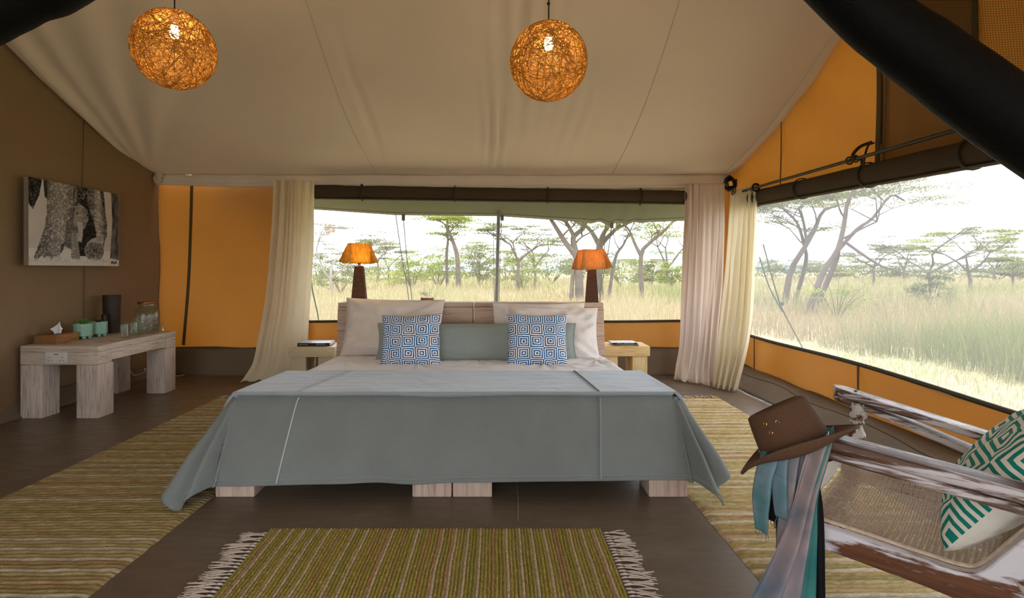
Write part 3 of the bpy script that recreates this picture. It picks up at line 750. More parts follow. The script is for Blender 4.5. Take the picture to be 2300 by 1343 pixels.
bush('fallen_branch', 'low fallen branch with green sprays at the foot of the largest acacia', 1880, 612, 12.5, 150, 53, 2, n=14)
tree('acacia', 'middle-distance acacia right of the largest tree, flat and dark', 1962, 548, 36, 54, lev=2, leafm=3, fork=0.45, padk=0.2, nleaf=80)
tree('acacia', 'wispy half-bare tree above the dark shrub in the right window', 2085, 510, 22, 55, lev=3, leafm=3, fork=0.35, padk=0.09, nleaf=22)
bush('dark_shrub', 'dark green shrub sprawling in the grass of the right window', 2092, 596, 16, 90, 56, 3, n=26)
tree('acacia', 'broad umbrella acacia in the middle of the right window', 2176, 518, 26, 57, lev=3, leafm=2, fork=0.35, padk=0.14, nleaf=80, spread=0.95)
tree('acacia', 'acacia at the far right of the right window, low and wide', 2275, 565, 28, 58, lev=2, leafm=0, fork=0.35, padk=0.22, nleaf=110)
for i, (px, ty, Y, w) in enumerate(((1735, 580, 50, 120), (1930, 578, 60, 160), (2030, 582, 60, 120), (2240, 588, 55, 140))):
    bush('far_bush', ('hazy far bush at the left of the right window behind the guy rope', 'hazy far bush behind the flat dark acacia', 'hazy far bush left of the umbrella acacia', 'hazy far bush right of the umbrella acacia')[i], px, ty, Y, w, 60+i, 3)

far = (('low dusty bush far behind the leafless thorn tree', 716, 560, 40, 90), ('round far bush behind the left bedside lamp', 812, 566, 52, 120), ('far olive thicket left of the slim acacia', 955, 560, 55, 130), ('far thicket right of the slim acacia', 1052, 562, 58, 120), ('far dark bush just right of the outside pole', 1135, 558, 55, 90), ('far thicket left of the forked acacia', 1225, 556, 60, 150), ('far bush between the forked acacia and the right lamp', 1308, 562, 62, 110), ('far bush right of the right lamp', 1378, 566, 60, 110), ('far bush in front of the distant blue tent roof', 1462, 580, 38, 70),
       ('far thicket under the slender acacia of the right window', 1790, 572, 55, 150), ('far thicket behind the largest acacia', 1880, 575, 58, 150), ('far thicket under the wispy tree', 2110, 574, 55, 150), ('far thicket at the right edge of the right window', 2290, 580, 55, 120))
for i, (lb, px, ty, Y, w) in enumerate(far): bush('far_bush', lb, px, ty, Y, w, 80+i, (0, 3)[i % 2])
for i, (lb, px, ty, Y, sd) in enumerate((('flat far acacia left of the left guy ropes', 872, 546, 58, 91), ('flat far acacia between the slim acacia and the pole', 1075, 536, 52, 92), ('dense acacia just left of the forked one', 1200, 520, 36, 93), ('far acacia at the right end of the back window', 1500, 512, 34, 94), ('far acacia between the largest tree and the umbrella acacia', 2030, 545, 50, 95), ('far acacia right of the umbrella acacia', 2235, 545, 46, 96))):
    tree('acacia', lb, px, ty, Y, sd, lev=2, leafm=(3, 0)[i % 2], fork=0.35, padk=0.2, nleaf=60, spread=0.95)

# far safari tent
c0 = Vector(((1452-CX)*40/F, 40, G0))
ft = thing('safari_tent', 'far safari tent with cream walls and blue-grey roof near the taupe curtain', 'tent', c0)
x0, x1 = (1402-CX)*40/F, (1502-CX)*40/F
zt, zr = at(0, 578, 40).z, at(0, 555, 40).z
mb = MB(); mb.box((x0+0.3, 39.4, G0), (x1-0.3, 43, zt)); mb.build('wall', m_plain('far_cream_canvas', (226, 222, 206), 0.9, scale=1), ft)
mb = MB(); xm = (x0+x1)/2
mb.hexa([(x0-0.4, 38.6, zt-0.15), (x1+0.9, 38.6, zt-0.15), (x1+0.9, 44, zt-0.15), (x0-0.4, 44, zt-0.15), (x0+0.5, 41.2, zr), (x1-0.1, 41.2, zr), (x1-0.1, 41.4, zr), (x0+0.5, 41.4, zr)])
mb.build('roof', m_plain('far_blue_canvas', (134, 168, 182), 0.8, scale=1), ft)
mb = MB(); mb.hexa([(xm-1.2, 38.5, zt-0.55), (xm+0.3, 38.5, zt-0.55), (xm+0.3, 39, zt-0.5), (xm-1.2, 39, zt-0.5), (xm-0.9, 38.6, zt+0.1), (xm-0.5, 38.6, zt+0.1), (xm-0.5, 39, zt+0.1), (xm-0.9, 39, zt+0.1)])
mb.build('porch_flap', m_plain('far_flap', (232, 226, 208), 0.9, scale=1), ft)

# pole and guy ropes outside
def rope(name, label, pts, r=0.006, cat='rope', group=None, n=12):
    mb = MB(); mb.tube(spline(pts, n), r, 6); return tag(mb.build(name, M['rope']), label, cat, group)
pb = at(1111, 740, 6.2); pb.z = G0; pt = at(1120.5, 458, 6.25)
mb = MB(); mb.tube([pb, (pb+pt)/2, pt], 0.021, 10)
tag(mb.build('tent_pole', M['pole']), 'grey upright pole outside the back window, behind the headboard', 'pole')
rope('guy_rope', 'guy rope in the back window, leftmost of the close pair left of the round box', [at(889, 484, 6.35), at(903, 580, 6.9), at(918, 672, 7.5), Vector((at(926, 720, 8.0).x, 8.0, G0))])
rope('guy_rope', 'guy rope hanging from the eave loop above the round wooden box, nearer the box', [at(906, 488, 6.33), at(914, 580, 6.9), at(925, 672, 7.5), Vector((at(932, 720, 8.0).x, 8.0, G0))])
rope('guy_rope', 'thin rope hanging on the left side of the outside pole', [at(1108, 486, 6.35), at(1108.5, 560, 6.5), at(1110.5, 672, 6.8), Vector((at(1111, 730, 7).x, 7.0, G0))], 0.004)
rope('guy_rope', 'thin rope hanging on the right side of the outside pole', [at(1126, 488, 6.35), at(1124, 560, 6.5), at(1121, 672, 6.8), Vector((at(1120, 730, 7).x, 7.0, G0))], 0.004)
rope('guy_rope', 'guy rope behind the right bedside lamp, the left one of its pair', [at(1360, 502, 6.35), at(1356, 580, 6.7), at(1349, 640, 7.0), at(1348, 672, 7.2), Vector((at(1346, 720, 7.6).x, 7.6, G0))])
rope('guy_rope', 'guy rope from the scalloped eave corner, right of the right bedside lamp', [at(1374, 508, 6.33), at(1365, 570, 6.6), at(1353, 632, 7.0), at(1347, 674, 7.2), Vector((at(1345, 720, 7.6).x, 7.6, G0))])
rope('guy_rope', 'short slack rope beside the cream curtain at the left of the back window', [at(694, 560, 5.9), at(700, 640, 6.1), at(708, 680, 6.3), at(716, 722, 6.6), Vector((at(720, 760, 7).x, 7.0, G0))], 0.008)
rope('guy_rope', 'long slanting guy rope in the right window, upper strand from the cream curtain', [Vector((2.9, 6.0, 1.32)), at(1742, 650, 6.7), at(1760, 700, 6.9), fl(1803, 785, G0)+Vector((0, 0, 0.02))], 0.008)
rope('guy_rope', 'second guy rope in the right window, knotted onto the long slanting one', [Vector((2.86, 6.0, 1.18)), at(1728, 645, 6.6), at(1752, 690, 6.8), at(1758, 700, 6.9)], 0.008)
kb = at(1757, 682, 6.85)
mb = MB(); mb.lathe([(0, -0.03), (0.02, -0.018), (0.022, 0.01), (0, 0.03)], 8, kb, (0.4, 0.2, -1)); tag(mb.build('rope_slider', M['rope']), 'dark slider knot halfway down the slanting guy ropes of the right window', 'rope slider')

# ------------------------------------------------------------------ rolled blinds, rods, door netting
def rolled(name, label, p0, p1, r, sag, nstrap, mat, cat='blind', side=Vector((0, 0, 1)), seed=0):
    o = thing(name, label, cat, (p0+p1)/2); n = 60
    pts = [lerp(p0, p1, i/n)+Vector((0, 0, -sag*math.sin(PI*i/n))) for i in range(n+1)]
    rr = [r*(1+0.10*nz(i*0.22, seed)+0.05*nz(i*0.9, seed+3)) for i in range(n+1)]
    mb = MB(); mb.tube(pts, rr, 18); mb.build('roll', mat, o, angle=180)
    d = (p1-p0).normalized()
    # the loose lip of the rolled cloth
    mb = MB(); perp = d.cross(Vector((0, 0, 1))).normalized()
    mb.grid(lambda s, t: lerp(p0, p1, s)+Vector((0, 0, -sag*math.sin(PI*s)))+(perp*math.cos(-1.9+t*0.9)+Vector((0, 0, 1))*math.sin(-1.9+t*0.9))*r*(1.05+0.1*t), 60, 4)
    mb.build('loose_edge', mat, o, solid=0.004)
    for k in range(nstrap):
        c = lerp(p0, p1, (k+0.5)/nstrap); c.z -= sag*math.sin(PI*(k+0.5)/nstrap)
        mb = MB(); mb.tube([c+(perp*math.cos(a)+Vector((0, 0, 1))*math.sin(a))*(r*1.13) for a in np.linspace(0, 2*PI, 20)], 0.012, 6, flat=0.35)
        mb.build('strap', M['tape_dark'], o)
    return o
rolled('rolled_window_blind', 'dark canvas blind rolled up along the top of the back window', Vector((-1.80, 5.50, 1.823)), Vector((1.895, 5.50, 1.767)), 0.068, 0.0, 4, M['roll'], seed=1)
rolled('rolled_window_blind', 'dark canvas blind rolled up along the top of the right window', Vector((2.29, 5.24, 1.69)), Vector((2.29, -1.4, 1.474)), 0.068, 0.0, 9, M['roll'], seed=2)

rod = thing('curtain_rod', 'dark metal curtain rod running along the gable over the right window', 'curtain rod', (2.22, 3.5, 1.75))
ra, rb_ = at(1698, 421, 2.22*F/(1698-CX)), at(2157, 289, 2.22*F/(2157-CX))
rext = rb_+(rb_-ra)*0.95
mb = MB(); mb.tube([ra+(ra-rb_)*0.12, ra, rb_, rext], 0.0115, 10); mb.build('rod', M['iron'], rod)
rk = lerp(ra, rb_, 0.615)
for k, (dy, rr, th) in enumerate(((0.03, 0.022, 0.006), (-0.03, 0.02, 0.005))):
    c = rk+Vector((0, dy, 0)); mb = MB(); mb.tube([c+Vector((math.cos(a)*rr, 0, math.sin(a)*rr)) for a in np.linspace(0, 2*PI, 14)], th, 6); mb.build('rope_lashing', M['rope'], rod)
mb = MB(); mb.tube(spline([rk+Vector((0.12, 0.0, 0.11)), rk+Vector((0.05, 0.01, 0.08)), rk+Vector((0.0, 0.0, 0.02)), rk+Vector((0.02, -0.06, -0.02)), rk+Vector((0.06, 0.02, -0.15))], 16), 0.010, 7); mb.build('hanging_strap', M['tape_dark'], rod)
mb = MB(); mb.tube(spline([rk+Vector((0.12, -0.02, 0.10)), rk+Vector((0.05, -0.07, 0.07)), rk+Vector((0.02, -0.08, -0.02)), rk+Vector((0.05, -0.03, -0.13))], 16), 0.006, 6); mb.build('hanging_strap', M['black'], rod)
mb = MB(); mb.tube([ra+Vector((math.cos(a)*0.030, 0, math.sin(a)*0.030)) for a in np.linspace(0, 2*PI, 18)], 0.009, 6); mb.build('end_ring', M['black'], rod)
kn = at(1640, 408, 5.45)
mb = MB()
for i in range(5):
    a = i*1.3; mb.tube([kn+Vector((0.05*math.cos(a+b), 0.03*math.sin(2*b), 0.055*math.sin(a+b)-0.01*i)) for b in np.linspace(0, 5.5, 14)], 0.012, 6)
tag(mb.build('rope_knot', M['black']), 'dark knot of rope tied in the right rear corner, above the curtains', 'rope')

def swag(name, label, pts, rads, seed):
    o = thing(name, label, 'door netting', pts[len(pts)//2]); sp = spline(pts, 40)
    rr = [smooth_pl([(i/(len(rads)-1), r) for i, r in enumerate(rads)], k/40)*(1+0.05*nz(k*0.3, seed)) for k in range(41)]
    mb = MB(); mb.tube(sp, rr, 20); mb.build('roll', M['net_black'], o, angle=180); return o, sp, rr
sw, sp1, rr1 = swag('rolled_door_netting', 'thick black roll of door netting slung across the upper right', [at(1690, -230, 1.25), at(1922, 5, 1.22), at(2085, 130, 1.2), at(2310, 295, 1.18), at(2700, 560, 1.15), Vector((1.98, 1.15, 0.72)), Vector((2.27, 1.20, 0.42))], [0.068, 0.064, 0.072, 0.076, 0.07, 0.06, 0.045], 1)
def gz(s, t):
    k = s*40; i = min(int(k), 39); p = lerp(sp1[i], sp1[i+1], k-i)
    return p+Vector((0.10*t, 0.03*math.sin(s*18)*t+0.04*t, 0.05+1.6*t+0.02*math.sin(s*11)))
mb = MB(); mb.grid(gz, 40, 14); mb.build('gauze', M['gauze'], sw)
mb = MB(); mb.tube(spline([at(1985, -40, 1.20), at(2030, 5, 1.18), at(2062, 35, 1.17)], 10), 0.007, 6); mb.build('tie_cord', M['tape_dark'], sw)
swag('rolled_door_netting', 'black roll of door netting cutting off the upper left corner', [at(260, -230, 1.25), at(150, -90, 1.22), at(20, -25, 1.2), at(-150, 60, 1.18), at(-420, 200, 1.15)], [0.085, 0.085, 0.082, 0.08, 0.07], 2)

# ------------------------------------------------------------------ curtains
def curtain(name, label, Lp, Rp, nfold, amp, mat, nrm=(0, -1, 0), seed=0, hem=True, puddle=0.0, header=True):
    """Lp, Rp: left and right edges as rows (t, point) from rod to floor"""
    N = Vector(nrm).normalized()
    def P(s, t):
        def e(rows): return Vector([smooth_pl([(r[0], r[1][k]) for r in rows], t) for k in range(3)])
        ss = s+0.018*math.sin(2*PI*nfold*s+seed)+0.02*nz(s*4, t*1.5, seed)*min(1, t*3)
        p = lerp(e(Lp), e(Rp), min(1, max(0, ss)) if s in (0, 1) else ss)
        a = amp*(0.55+0.45*math.sin(t*2.2+s*3+seed))
        w = math.sin(2*PI*nfold*s+1.1*math.sin(t*2.4+seed)+seed+1.3*nz(s*2, t*1.2, seed))
        w2 = 0.35*math.sin(2*PI*nfold*2.3*s+t*2+seed*2)
        p = p+N*(a*(w+w2)+0.02*nz(s*3, t*4, seed+9))
        if puddle and t > 0.93:
            k = (t-0.93)/0.07
            p = p+N*(puddle*k*(0.6+0.6*math.sin(2*PI*nfold*s*0.6+seed)))
            p.z = max(p.z, 0.006+0.012*(1+math.sin(2*PI*nfold*s)))
        p.z = max(p.z, 0.004)
        return p
    o = tag(None or bpy.data.objects.new(name, None), label, 'curtain'); COL.objects.link(o)
    o.location = P(0.5, 1.0); ORIG[o.name] = Vector(o.location)
    mb = MB(); mb.grid(P, nfold*14, 90); mb.build('cloth', mat, o, solid=0.003, offset=0, angle=180)
    if hem:
        mb = MB(); mb.tube([P(s, 0.985)+N*0.003 for s in np.linspace(0, 1, nfold*10)], 0.0035, 5); mb.build('hem', mat, o)
    return o, P
def rows(lst):
    n = len(lst)-1; z0, z1 = lst[0].z, lst[-1].z
    return [((z0-p.z)/(z0-z1) if abs(z0-z1) > 0 else i/n, p) for i, p in enumerate(lst)]
cl, _ = curtain('cream_curtain', 'long cream curtain at the left side of the back window, spreading on the floor',
    rows([at(617, 405, 5.44), at(613, 500, 5.42), at(607, 590, 5.40), at(598, 670, 5.36), at(582, 755, 5.30), at(568, 815, 5.24), fl(542, 858, 0.012)]),
    rows([at(706, 405, 5.42), at(704, 560, 5.41), at(698, 660, 5.39), at(692, 750, 5.37), at(690, 810, 5.36), fl(692, 850, 0.012)]), 5, 0.036, M['cream_cloth'], seed=0.7, puddle=0.03)
cm, _ = curtain('taupe_curtain', 'taupe pleated curtain at the right end of the back window',
    rows([at(1538, 412, 5.44), at(1534, 520, 5.42), at(1527, 680, 5.36), at(1523, 780, 5.30), fl(1508, 852, 0.012)]),
    rows([at(1627, 412, 5.40), at(1623, 600, 5.36), at(1612, 720, 5.28), fl(1602, 866, 0.012)]), 6, 0.028, M['mauve_cloth'], seed=2.1, puddle=0.05)
cc, _ = curtain('cream_curtain', 'cream curtain in the right rear corner, hung from the end of the metal rod',
    rows([at(1642, 428, 5.15), at(1632, 560, 5.12), at(1618, 700, 5.02), at(1606, 800, 4.95), fl(1598, 868, 0.010)]),
    rows([at(1702, 414, 4.74), at(1698, 560, 4.72), at(1692, 690, 4.68), at(1678, 790, 4.70), fl(1655, 879, 0.010)]), 5, 0.034, M['cream_cloth'], nrm=(-0.75, -0.65, 0), seed=4.0)
for k, (px, py, Y) in enumerate(((1646, 432, 5.05), (1650, 428, 4.95))):
    c = at(px, py, Y); mb = MB(); mb.tube([c+Vector((0.0, math.cos(a)*0.022, math.sin(a)*0.022)) for a in np.linspace(0, 2*PI, 16)], 0.006, 6); mb.build('eyelet', M['iron'], cc)

# ------------------------------------------------------------------ bed
BX0, BX1, BXM = -1.296, 0.882, -0.197
bed = thing('bed', 'low double-width bed of thick pale timber with a plank headboard', 'bed', (-0.2, 3.5, 0))
def leg(x0, x1, y0, y1, z1=0.20):
    mb = MB(); mb.box((x0, y0, 0), (x1, y1, z1), 0.006); mb.build('leg', M['bedleg'], bed)
for x0, x1 in ((BX0, -1.116), (-0.388, -0.207), (-0.201, -0.020), (0.703, BX1)):
    leg(x0, x1, 2.545, 2.72); leg(x0, x1, 4.20, 4.38)
for x0, x1 in ((BX0+0.02, -0.20), (-0.194, BX1-0.02)):
    mb = MB(); mb.box((x0, 2.60, 0.19), (x1, 4.42, 0.245), 0.008); mb.build('platform', M['hb'], bed)
HZ = 0.782
for x0, x1, side in ((-1.285, -0.190, -1), (-0.180, 0.872, 1)):
    n = 5; h0 = 0.10; hh = (HZ-0.035-h0)/n
    mb = MB()
    xa0 = x0+(0.012 if side < 0 else 0); xa1 = x1-(0.012 if side > 0 else 0)
    mb.box((xa0, 4.432, HZ-0.034), (xa1, 4.612, HZ), 0.006); cap = mb.build('headboard', M['hb'], bed)
    for k in range(n):
        z0 = h0+k*hh; z1 = z0+hh
        ta = 0.022*(1-(z0/HZ)); tb = 0.022*(1-(z1/HZ))
        L0, L1 = (xa0-ta, xa0-tb) if side < 0 else (xa0, xa0); R0, R1 = (xa1, xa1) if side < 0 else (xa1+ta, xa1+tb)
        e = 0.0015*(k % 2)
        mb = MB(); mb.hexa([(L0, 4.43+e, z0+0.001), (R0, 4.43+e, z0+0.001), (R0, 4.61, z0+0.001), (L0, 4.61, z0+0.001), (L1, 4.43+e, z1-0.001), (R1, 4.43+e, z1-0.001), (R1, 4.61, z1-0.001), (L1, 4.61, z1-0.001)], 0.003)
        mb.build('plank', M['hb'], cap)
MX0, MX1, MYF, MYB = -1.25, 0.855, 2.68, 4.42
def topz(y): return 0.384+0.050*(MYB-y)/(MYB-MYF)
def wrink(x, y):
    w = 0.004*nz(x*3, y*3, 1.0)
    for cx, cy, am in ((-0.12, 4.0, 0.007), (-0.55, 3.82, 0.006), (0.34, 3.84, 0.007), (-1.05, 3.95, 0.006), (0.72, 3.95, 0.007)):
        dx, dy = x-cx, y-cy; r = math.hypot(dx, dy); w += am*math.exp(-(r/0.32)**2)*math.sin(math.atan2(dy, dx)*13+nz(x*5, y*5)*2)
    return w
def mat_top(s, t):
    x = lerp(MX0, MX1, s); y = lerp(MYF, MYB, t)
    e = min((x-MX0), (MX1-x)); k = max(0, 1-e/0.07)
    return Vector((x, y, topz(y)-0.045*k*k+wrink(x, y)))
mb = MB(); mb.grid(mat_top, 170, 120)
n = len(mb.v)
for a, b in (((0, 0), (0, 1)), ((1, 1), (1, 0)), ((1, 0), (0, 0)), ((0, 1), (1, 1))):
    mb.grid(lambda s, t, a=a, b=b: (lambda p: Vector((p.x, p.y, lerp(0.247, p.z, t))))(mat_top(lerp(a[0], b[0], s), lerp(a[1], b[1], s))), 60, 4)
tag(mb.build('mattress', M['sheet'], solid=0, weld=False, angle=180), 'wide mattress made up with a creased beige sheet, lying on the bed', 'mattress')

SL, SF = 0.40, 0.415
SYB = 3.34
def spread(u, v, off=0.0):
    """flat cloth position (u across the bed, v past the front edge) -> draped point"""
    side = -1 if u < MX0 else 1
    du = MX0-u if u < MX0 else (u-MX1 if u > MX1 else 0.0)
    dv = max(0.0, v); r = math.hypot(du, dv)
    bx = min(MX1, max(MX0, u)); by = MYF-min(v, 0.0)
    z = topz(by)+0.006+off+(0.5*wrink(bx, by)+0.0014*math.sin(by*58+5*nz(bx*1.3, by*2))*max(0.0, nz(bx*1.7, 3.0)+0.25) if dv == 0 and du == 0 else 0)
    if r > 0:
        ph = math.atan2(dv, du); c = math.sin(2*ph)
        k = lerp(lerp(0.34, 0.46, ph/(PI/2)), 0.62, c**1.5)
        psi = ph+0.36*c
        out = 0.030*(1-math.exp(-r/0.030))+k*max(0, r-0.02)
        out = min(out, r*0.86)
        dr = math.sqrt(max(0.0, r*r-out*out))
        q = r+0.001
        if c > 0.02:
            out += 0.040*min(1, r/0.3)**1.5*c*math.sin(ph*14+0.6*side)
            dr += 0.012*c*math.sin(ph*9+1)
        else:
            out += 0.008*(r/0.35)*nz(u*2.2, v*2.2, 6.0)*2+0.012*(r/0.36)*math.exp(-((bx+0.45)/0.25)**2)*math.sin((bx-0.8*r)*16)
        d = Vector((side*math.cos(psi) if du > 0 else 0.0, -math.sin(psi) if dv > 0 else 0.0, 0))
        o_ = Vector((bx, by, z-dr))+d*out
        o_ += Vector((0, 0, off*0.5))+d*off
        o_.z = max(o_.z, 0.016)
        return o_
    return Vector((bx, by, z))
sd = thing('bedspread', 'grey-green linen bedspread hanging over the foot of the bed', 'bedspread', (-0.2, 2.9, 0.44))
U0, U1 = MX0-SL, MX1+SL-0.05
def vfront(u): return SF-0.022*(u-MX0)/(MX1-MX0)
def spg(s, t):
    u = lerp(U0, U1, s); return spread(u, lerp(-(SYB-MYF)+0.015*nz(u*1.5, 1.0)-0.01*s, vfront(u), t))
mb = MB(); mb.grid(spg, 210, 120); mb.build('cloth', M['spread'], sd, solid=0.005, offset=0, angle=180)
# upper folded layer with its rounded front fold
def fold(s, t):
    u = lerp(MX0-0.13, MX1+0.15, s); vf = 0.008+0.01*nz(u*2, 8.0)
    v = lerp(-(SYB-MYF)+0.02*nz(u*1.5, 1.0)-0.004, vf, min(1, t/0.94))
    off = 0.013 if t < 0.94 else lerp(0.013, 0.004, (t-0.94)/0.06)
    return spread(u, v, off)
mb = MB(); mb.grid(fold, 180, 60); mb.build('folded_layer', M['spread_lit'], sd, solid=0.006, offset=0, angle=180)
for us, um, mt in ((-0.95, -0.87, 'seam_pale'), (0.50, 0.47, 'seam_dark')):
    mb = MB(); mb.tube([spread(us-0.03*(vv/0.38), vv, 0.004) for vv in np.linspace(0.02, vfront(us)-0.004, 30)], 0.004, 5); mb.build('seam', M[mt], sd)
    mb = MB(); mb.tube([spread(lerp(um, us, k), lerp(-(SYB-MYF)+0.01, -0.005, k), 0.019) for k in np.linspace(0, 1, 24)], 0.0035, 5); mb.build('seam', M[mt], sd)
mb = MB(); mb.tube([spread(u, vfront(u)-0.018, 0.0035) for u in np.linspace(U0, U1, 160)], 0.002, 4); mb.build('hem_stitching', M['seam_dark'], sd)

# ------------------------------------------------------------------ cushions and pillows
def pillow_pts(w, h, t, pinch=0.10, n=34, seed=0.0, wr=0.012, p=0.42, flange=0.0):
    mb = MB()
    def side(sg):
        def f(s, q):
            x, y = 2*s-1, 2*q-1
            e = max(0.0, (1-x*x)*(1-y*y)); zz = sg*t/2*e**p
            px = w/2*x*(1-pinch*(1-y*y)*abs(x)**3); py = h/2*y*(1-pinch*(1-x*x)*abs(y)**3)
            k = min(1, e*4)
            c = (abs(x*y))**1.5
            zz += sg*wr*k*(nz(x*2.2, y*2.2, seed+sg)+0.6*nz(x*5, y*5, seed))+sg*wr*0.9*c*math.sin((x-y if x*y > 0 else x+y)*16+seed)*k
            return Vector((px, py, zz))
        return f
    mb.grid(side(1), n, n, uv=True); nb = len(mb.v)
    mb.grid(lambda s, q: side(-1)(1-s, q), n, n, uv=True)
    return mb, nb
def place(mb, pos, right, up):
    r = Vector(right).normalized(); u = Vector(up); u = (u-r*u.dot(r)).normalized(); nn = r.cross(u)
    m = Matrix((r, u, nn)).transposed()
    mb.v = [Vector(pos)+m @ p for p in mb.v]; return m
def pillow(name, label, cat, w, h, t, pos, lean, roll=0.0, yaw=0.0, mat=None, back=None, group=None, piping=None, **kw):
    mb, nb = pillow_pts(w, h, t, **kw); n = kw.get('n', 34)
    right = Vector((math.cos(yaw)*math.cos(roll), math.sin(yaw), math.sin(roll)))
    up = Vector((-math.sin(roll), math.sin(lean), math.cos(lean)))
    rim = [Vector(mb.v[i]) for i in list(range(0, n+1))]+[Vector(mb.v[j*(n+1)+n]) for j in range(1, n+1)]+[Vector(mb.v[n*(n+1)+i]) for i in range(n-1, -1, -1)]+[Vector(mb.v[j*(n+1)]) for j in range(n-1, -1, -1)]
    m = place(mb, pos, right, up)
    rim = [Vector(pos)+m @ p for p in rim]
    o = thing(name, label, cat, pos, group)
    fr = MB(); fr.v = mb.v[:nb]; fr.f = [f for f in mb.f if max(f) < nb]; fr.uv = {k: v for k, v in mb.uv.items() if k < nb}
    bk = MB(); bk.v = mb.v[nb:]; bk.f = [tuple(i-nb for i in f) for f in mb.f if min(f) >= nb]
    fr.build('front_cover', mat, o, angle=180); bk.build('back_cover', back or mat, o, angle=180)
    if piping is not None:
        pb_ = MB(); pb_.tube(rim, 0.0045, 6, cap=False); pb_.build('piping', piping, o, angle=180)
    return o
pillow('pillow', 'large beige pillow propped on the left half of the headboard', 'pillow', 0.78, 0.46, 0.15, (-0.80, 4.285, 0.602), 0.33, roll=-0.02, mat=M['pillowcase'], pinch=0.05, seed=1, wr=0.026)
pillow('pillow', 'rear white pillow against the right half of the headboard, its top edge showing', 'pillow', 0.73, 0.42, 0.10, (0.335, 4.33, 0.580), 0.25, roll=0.0, mat=M['pillow_white'], pinch=0.04, seed=2, wr=0.02)
pillow('pillow', 'front white pillow on the right half of the bed, behind the blue cushion', 'pillow', 0.70, 0.42, 0.15, (0.43, 4.19, 0.570), 0.38, roll=-0.03, mat=M['pillow_white'], pinch=0.06, seed=3, wr=0.028)
pillow('bolster_cushion', 'long sage-green bolster cushion lying between the two blue cushions', 'cushion', 1.46, 0.28, 0.13, (-0.145, 4.03, 0.517), 0.30, mat=M['bolster'], pinch=0.03, seed=4, wr=0.008, piping=M['bolster'], n=44)
pillow('square_cushion', 'left cushion printed with blue and white nested squares', 'cushion', 0.425, 0.385, 0.13, (-0.595, 3.845, 0.556), 0.36, roll=0.03, mat=M['blue_sq'], back=M['cream_back'], pinch=0.075, seed=5, group='blue block-printed cushions on the bed')
pillow('square_cushion', 'right cushion printed with blue and white nested squares', 'cushion', 0.425, 0.385, 0.13, (0.285, 3.845, 0.556), 0.36, roll=-0.01, mat=M['blue_sq'], back=M['cream_back'], pinch=0.07, seed=6, group='blue block-printed cushions on the bed')

# ------------------------------------------------------------------ bedside lamps, round box
def lamp(label, x, y, w0, w1, hgt, yawb, shade_c, size, yaws, half, tilt, mats, flop):
    o = thing('bedside_lamp', label, 'lamp', (x, y, HZ), 'leather-shaded lamps on the headboard')
    b, t = w0/2, w1/2; rz = Matrix.Rotation(yawb, 3, 'Z')
    q = lambda dx, dy, z: Vector((x, y, HZ+z))+rz @ Vector((dx, dy, 0))
    cs = [q(-b, -b, 0), q(b, -b, 0), q(b, b, 0), q(-b, b, 0)]; ct = [q(-t, -t, hgt), q(t, -t, hgt), q(t, t, hgt), q(-t, t, hgt)]
    mb = MB(); nn = 10
    for i in range(4):
        a0, a1, b0, b1 = cs[i], cs[(i+1) % 4], ct[i], ct[(i+1) % 4]
        nrm = (a1-a0).cross(b0-a0).normalized()
        mb.grid(lambda s, u: lerp(lerp(a0, a1, s), lerp(b0, b1, s), u)+nrm*0.0025*nz(s*9, u*22, i*3.0)*(1 if 0 < s < 1 else 0), nn, 26)
    mb.add(ct, [(0, 1, 2, 3)]); mb.add(cs, [(3, 2, 1, 0)])
    base = mb.build('base', M['bark'], o, angle=30); base.data.materials.append(M['bark_pale'])
    zt = HZ+hgt
    mb = MB(); mb.lathe([(0.0, 0), (0.016, 0.001), (0.012, 0.012), (0.02, 0.026), (0.02, 0.036), (0.0, 0.037)], 12, (x, y, zt)); mb.build('bulb_holder', M['brass'], o)
    mb = MB(); mb.lathe([(0.0, 0.036), (0.013, 0.038), (0.026, 0.060), (0.029, 0.078), (0.021, 0.098), (0.0, 0.107)], 14, (x, y, zt)); mb.build('bulb', M['bulb'], o)
    sc = Vector(shade_c); ry = Matrix.Rotation(yaws, 3, 'Z') @ Matrix.Rotation(tilt, 3, 'Y')
    def sh(s, u):
        a, c = (2*s-1)*size, (2*u-1)*size
        da, dc = max(0, abs(a)-half), max(0, abs(c)-half)
        r = math.hypot(da, dc); px = max(-half, min(half, a)); py = max(-half, min(half, c)); z = 0
        if r > 0:
            ph = math.atan2(dc, da); r = min(r, (size-half)*1.22); out = flop*r*(1+2.2*math.sin(2*ph)); d = math.sqrt(max(0, r*r-out*out*0.9))*(1-0.20*math.sin(2*ph)**2)
            px += math.copysign(out*math.cos(ph), a); py += math.copysign(out*math.sin(ph), c); z = -d
        z += 0.006*nz(a*14, c*14, x)
        return sc+ry @ Vector((px, py, z))
    mb = MB(); mb.grid(sh, 30, 30); mb.build('lamp_shade', mats, o, solid=0.003, angle=180)
    l = bpy.data.objects.new('lamp_light', bpy.data.lights.new('lamp_light', 'POINT')); COL.objects.link(l)
    l.data.energy = 20; l.data.color = (1.0, 0.84, 0.58); l.data.shadow_soft_size = 0.03; l.location = Vector((0, 0, hgt+0.075)); l.parent = o
    return o
M['bulb'] = m_emit('lit_bulb', (1.0, 0.72, 0.34, 1), 14)
def shade_mat(name, a, b, tr):
    t = NT(name); co = t.coords('Object', (40, 40, 12)); n_ = t.noise(co, 2.0, 5, 0.7, 0.5)
    col = t.ramp(n_, [(0.35, lin(a)), (0.65, lin(b))])
    tt = t.transl((1, 1, 1, 1)); t.l(col, tt.node.inputs[0])
    return t.end(t.mixsh(tr, t.pbr(col, 0.8, t.bump(n_, 0.3, 0.003), spec=0.1), tt))
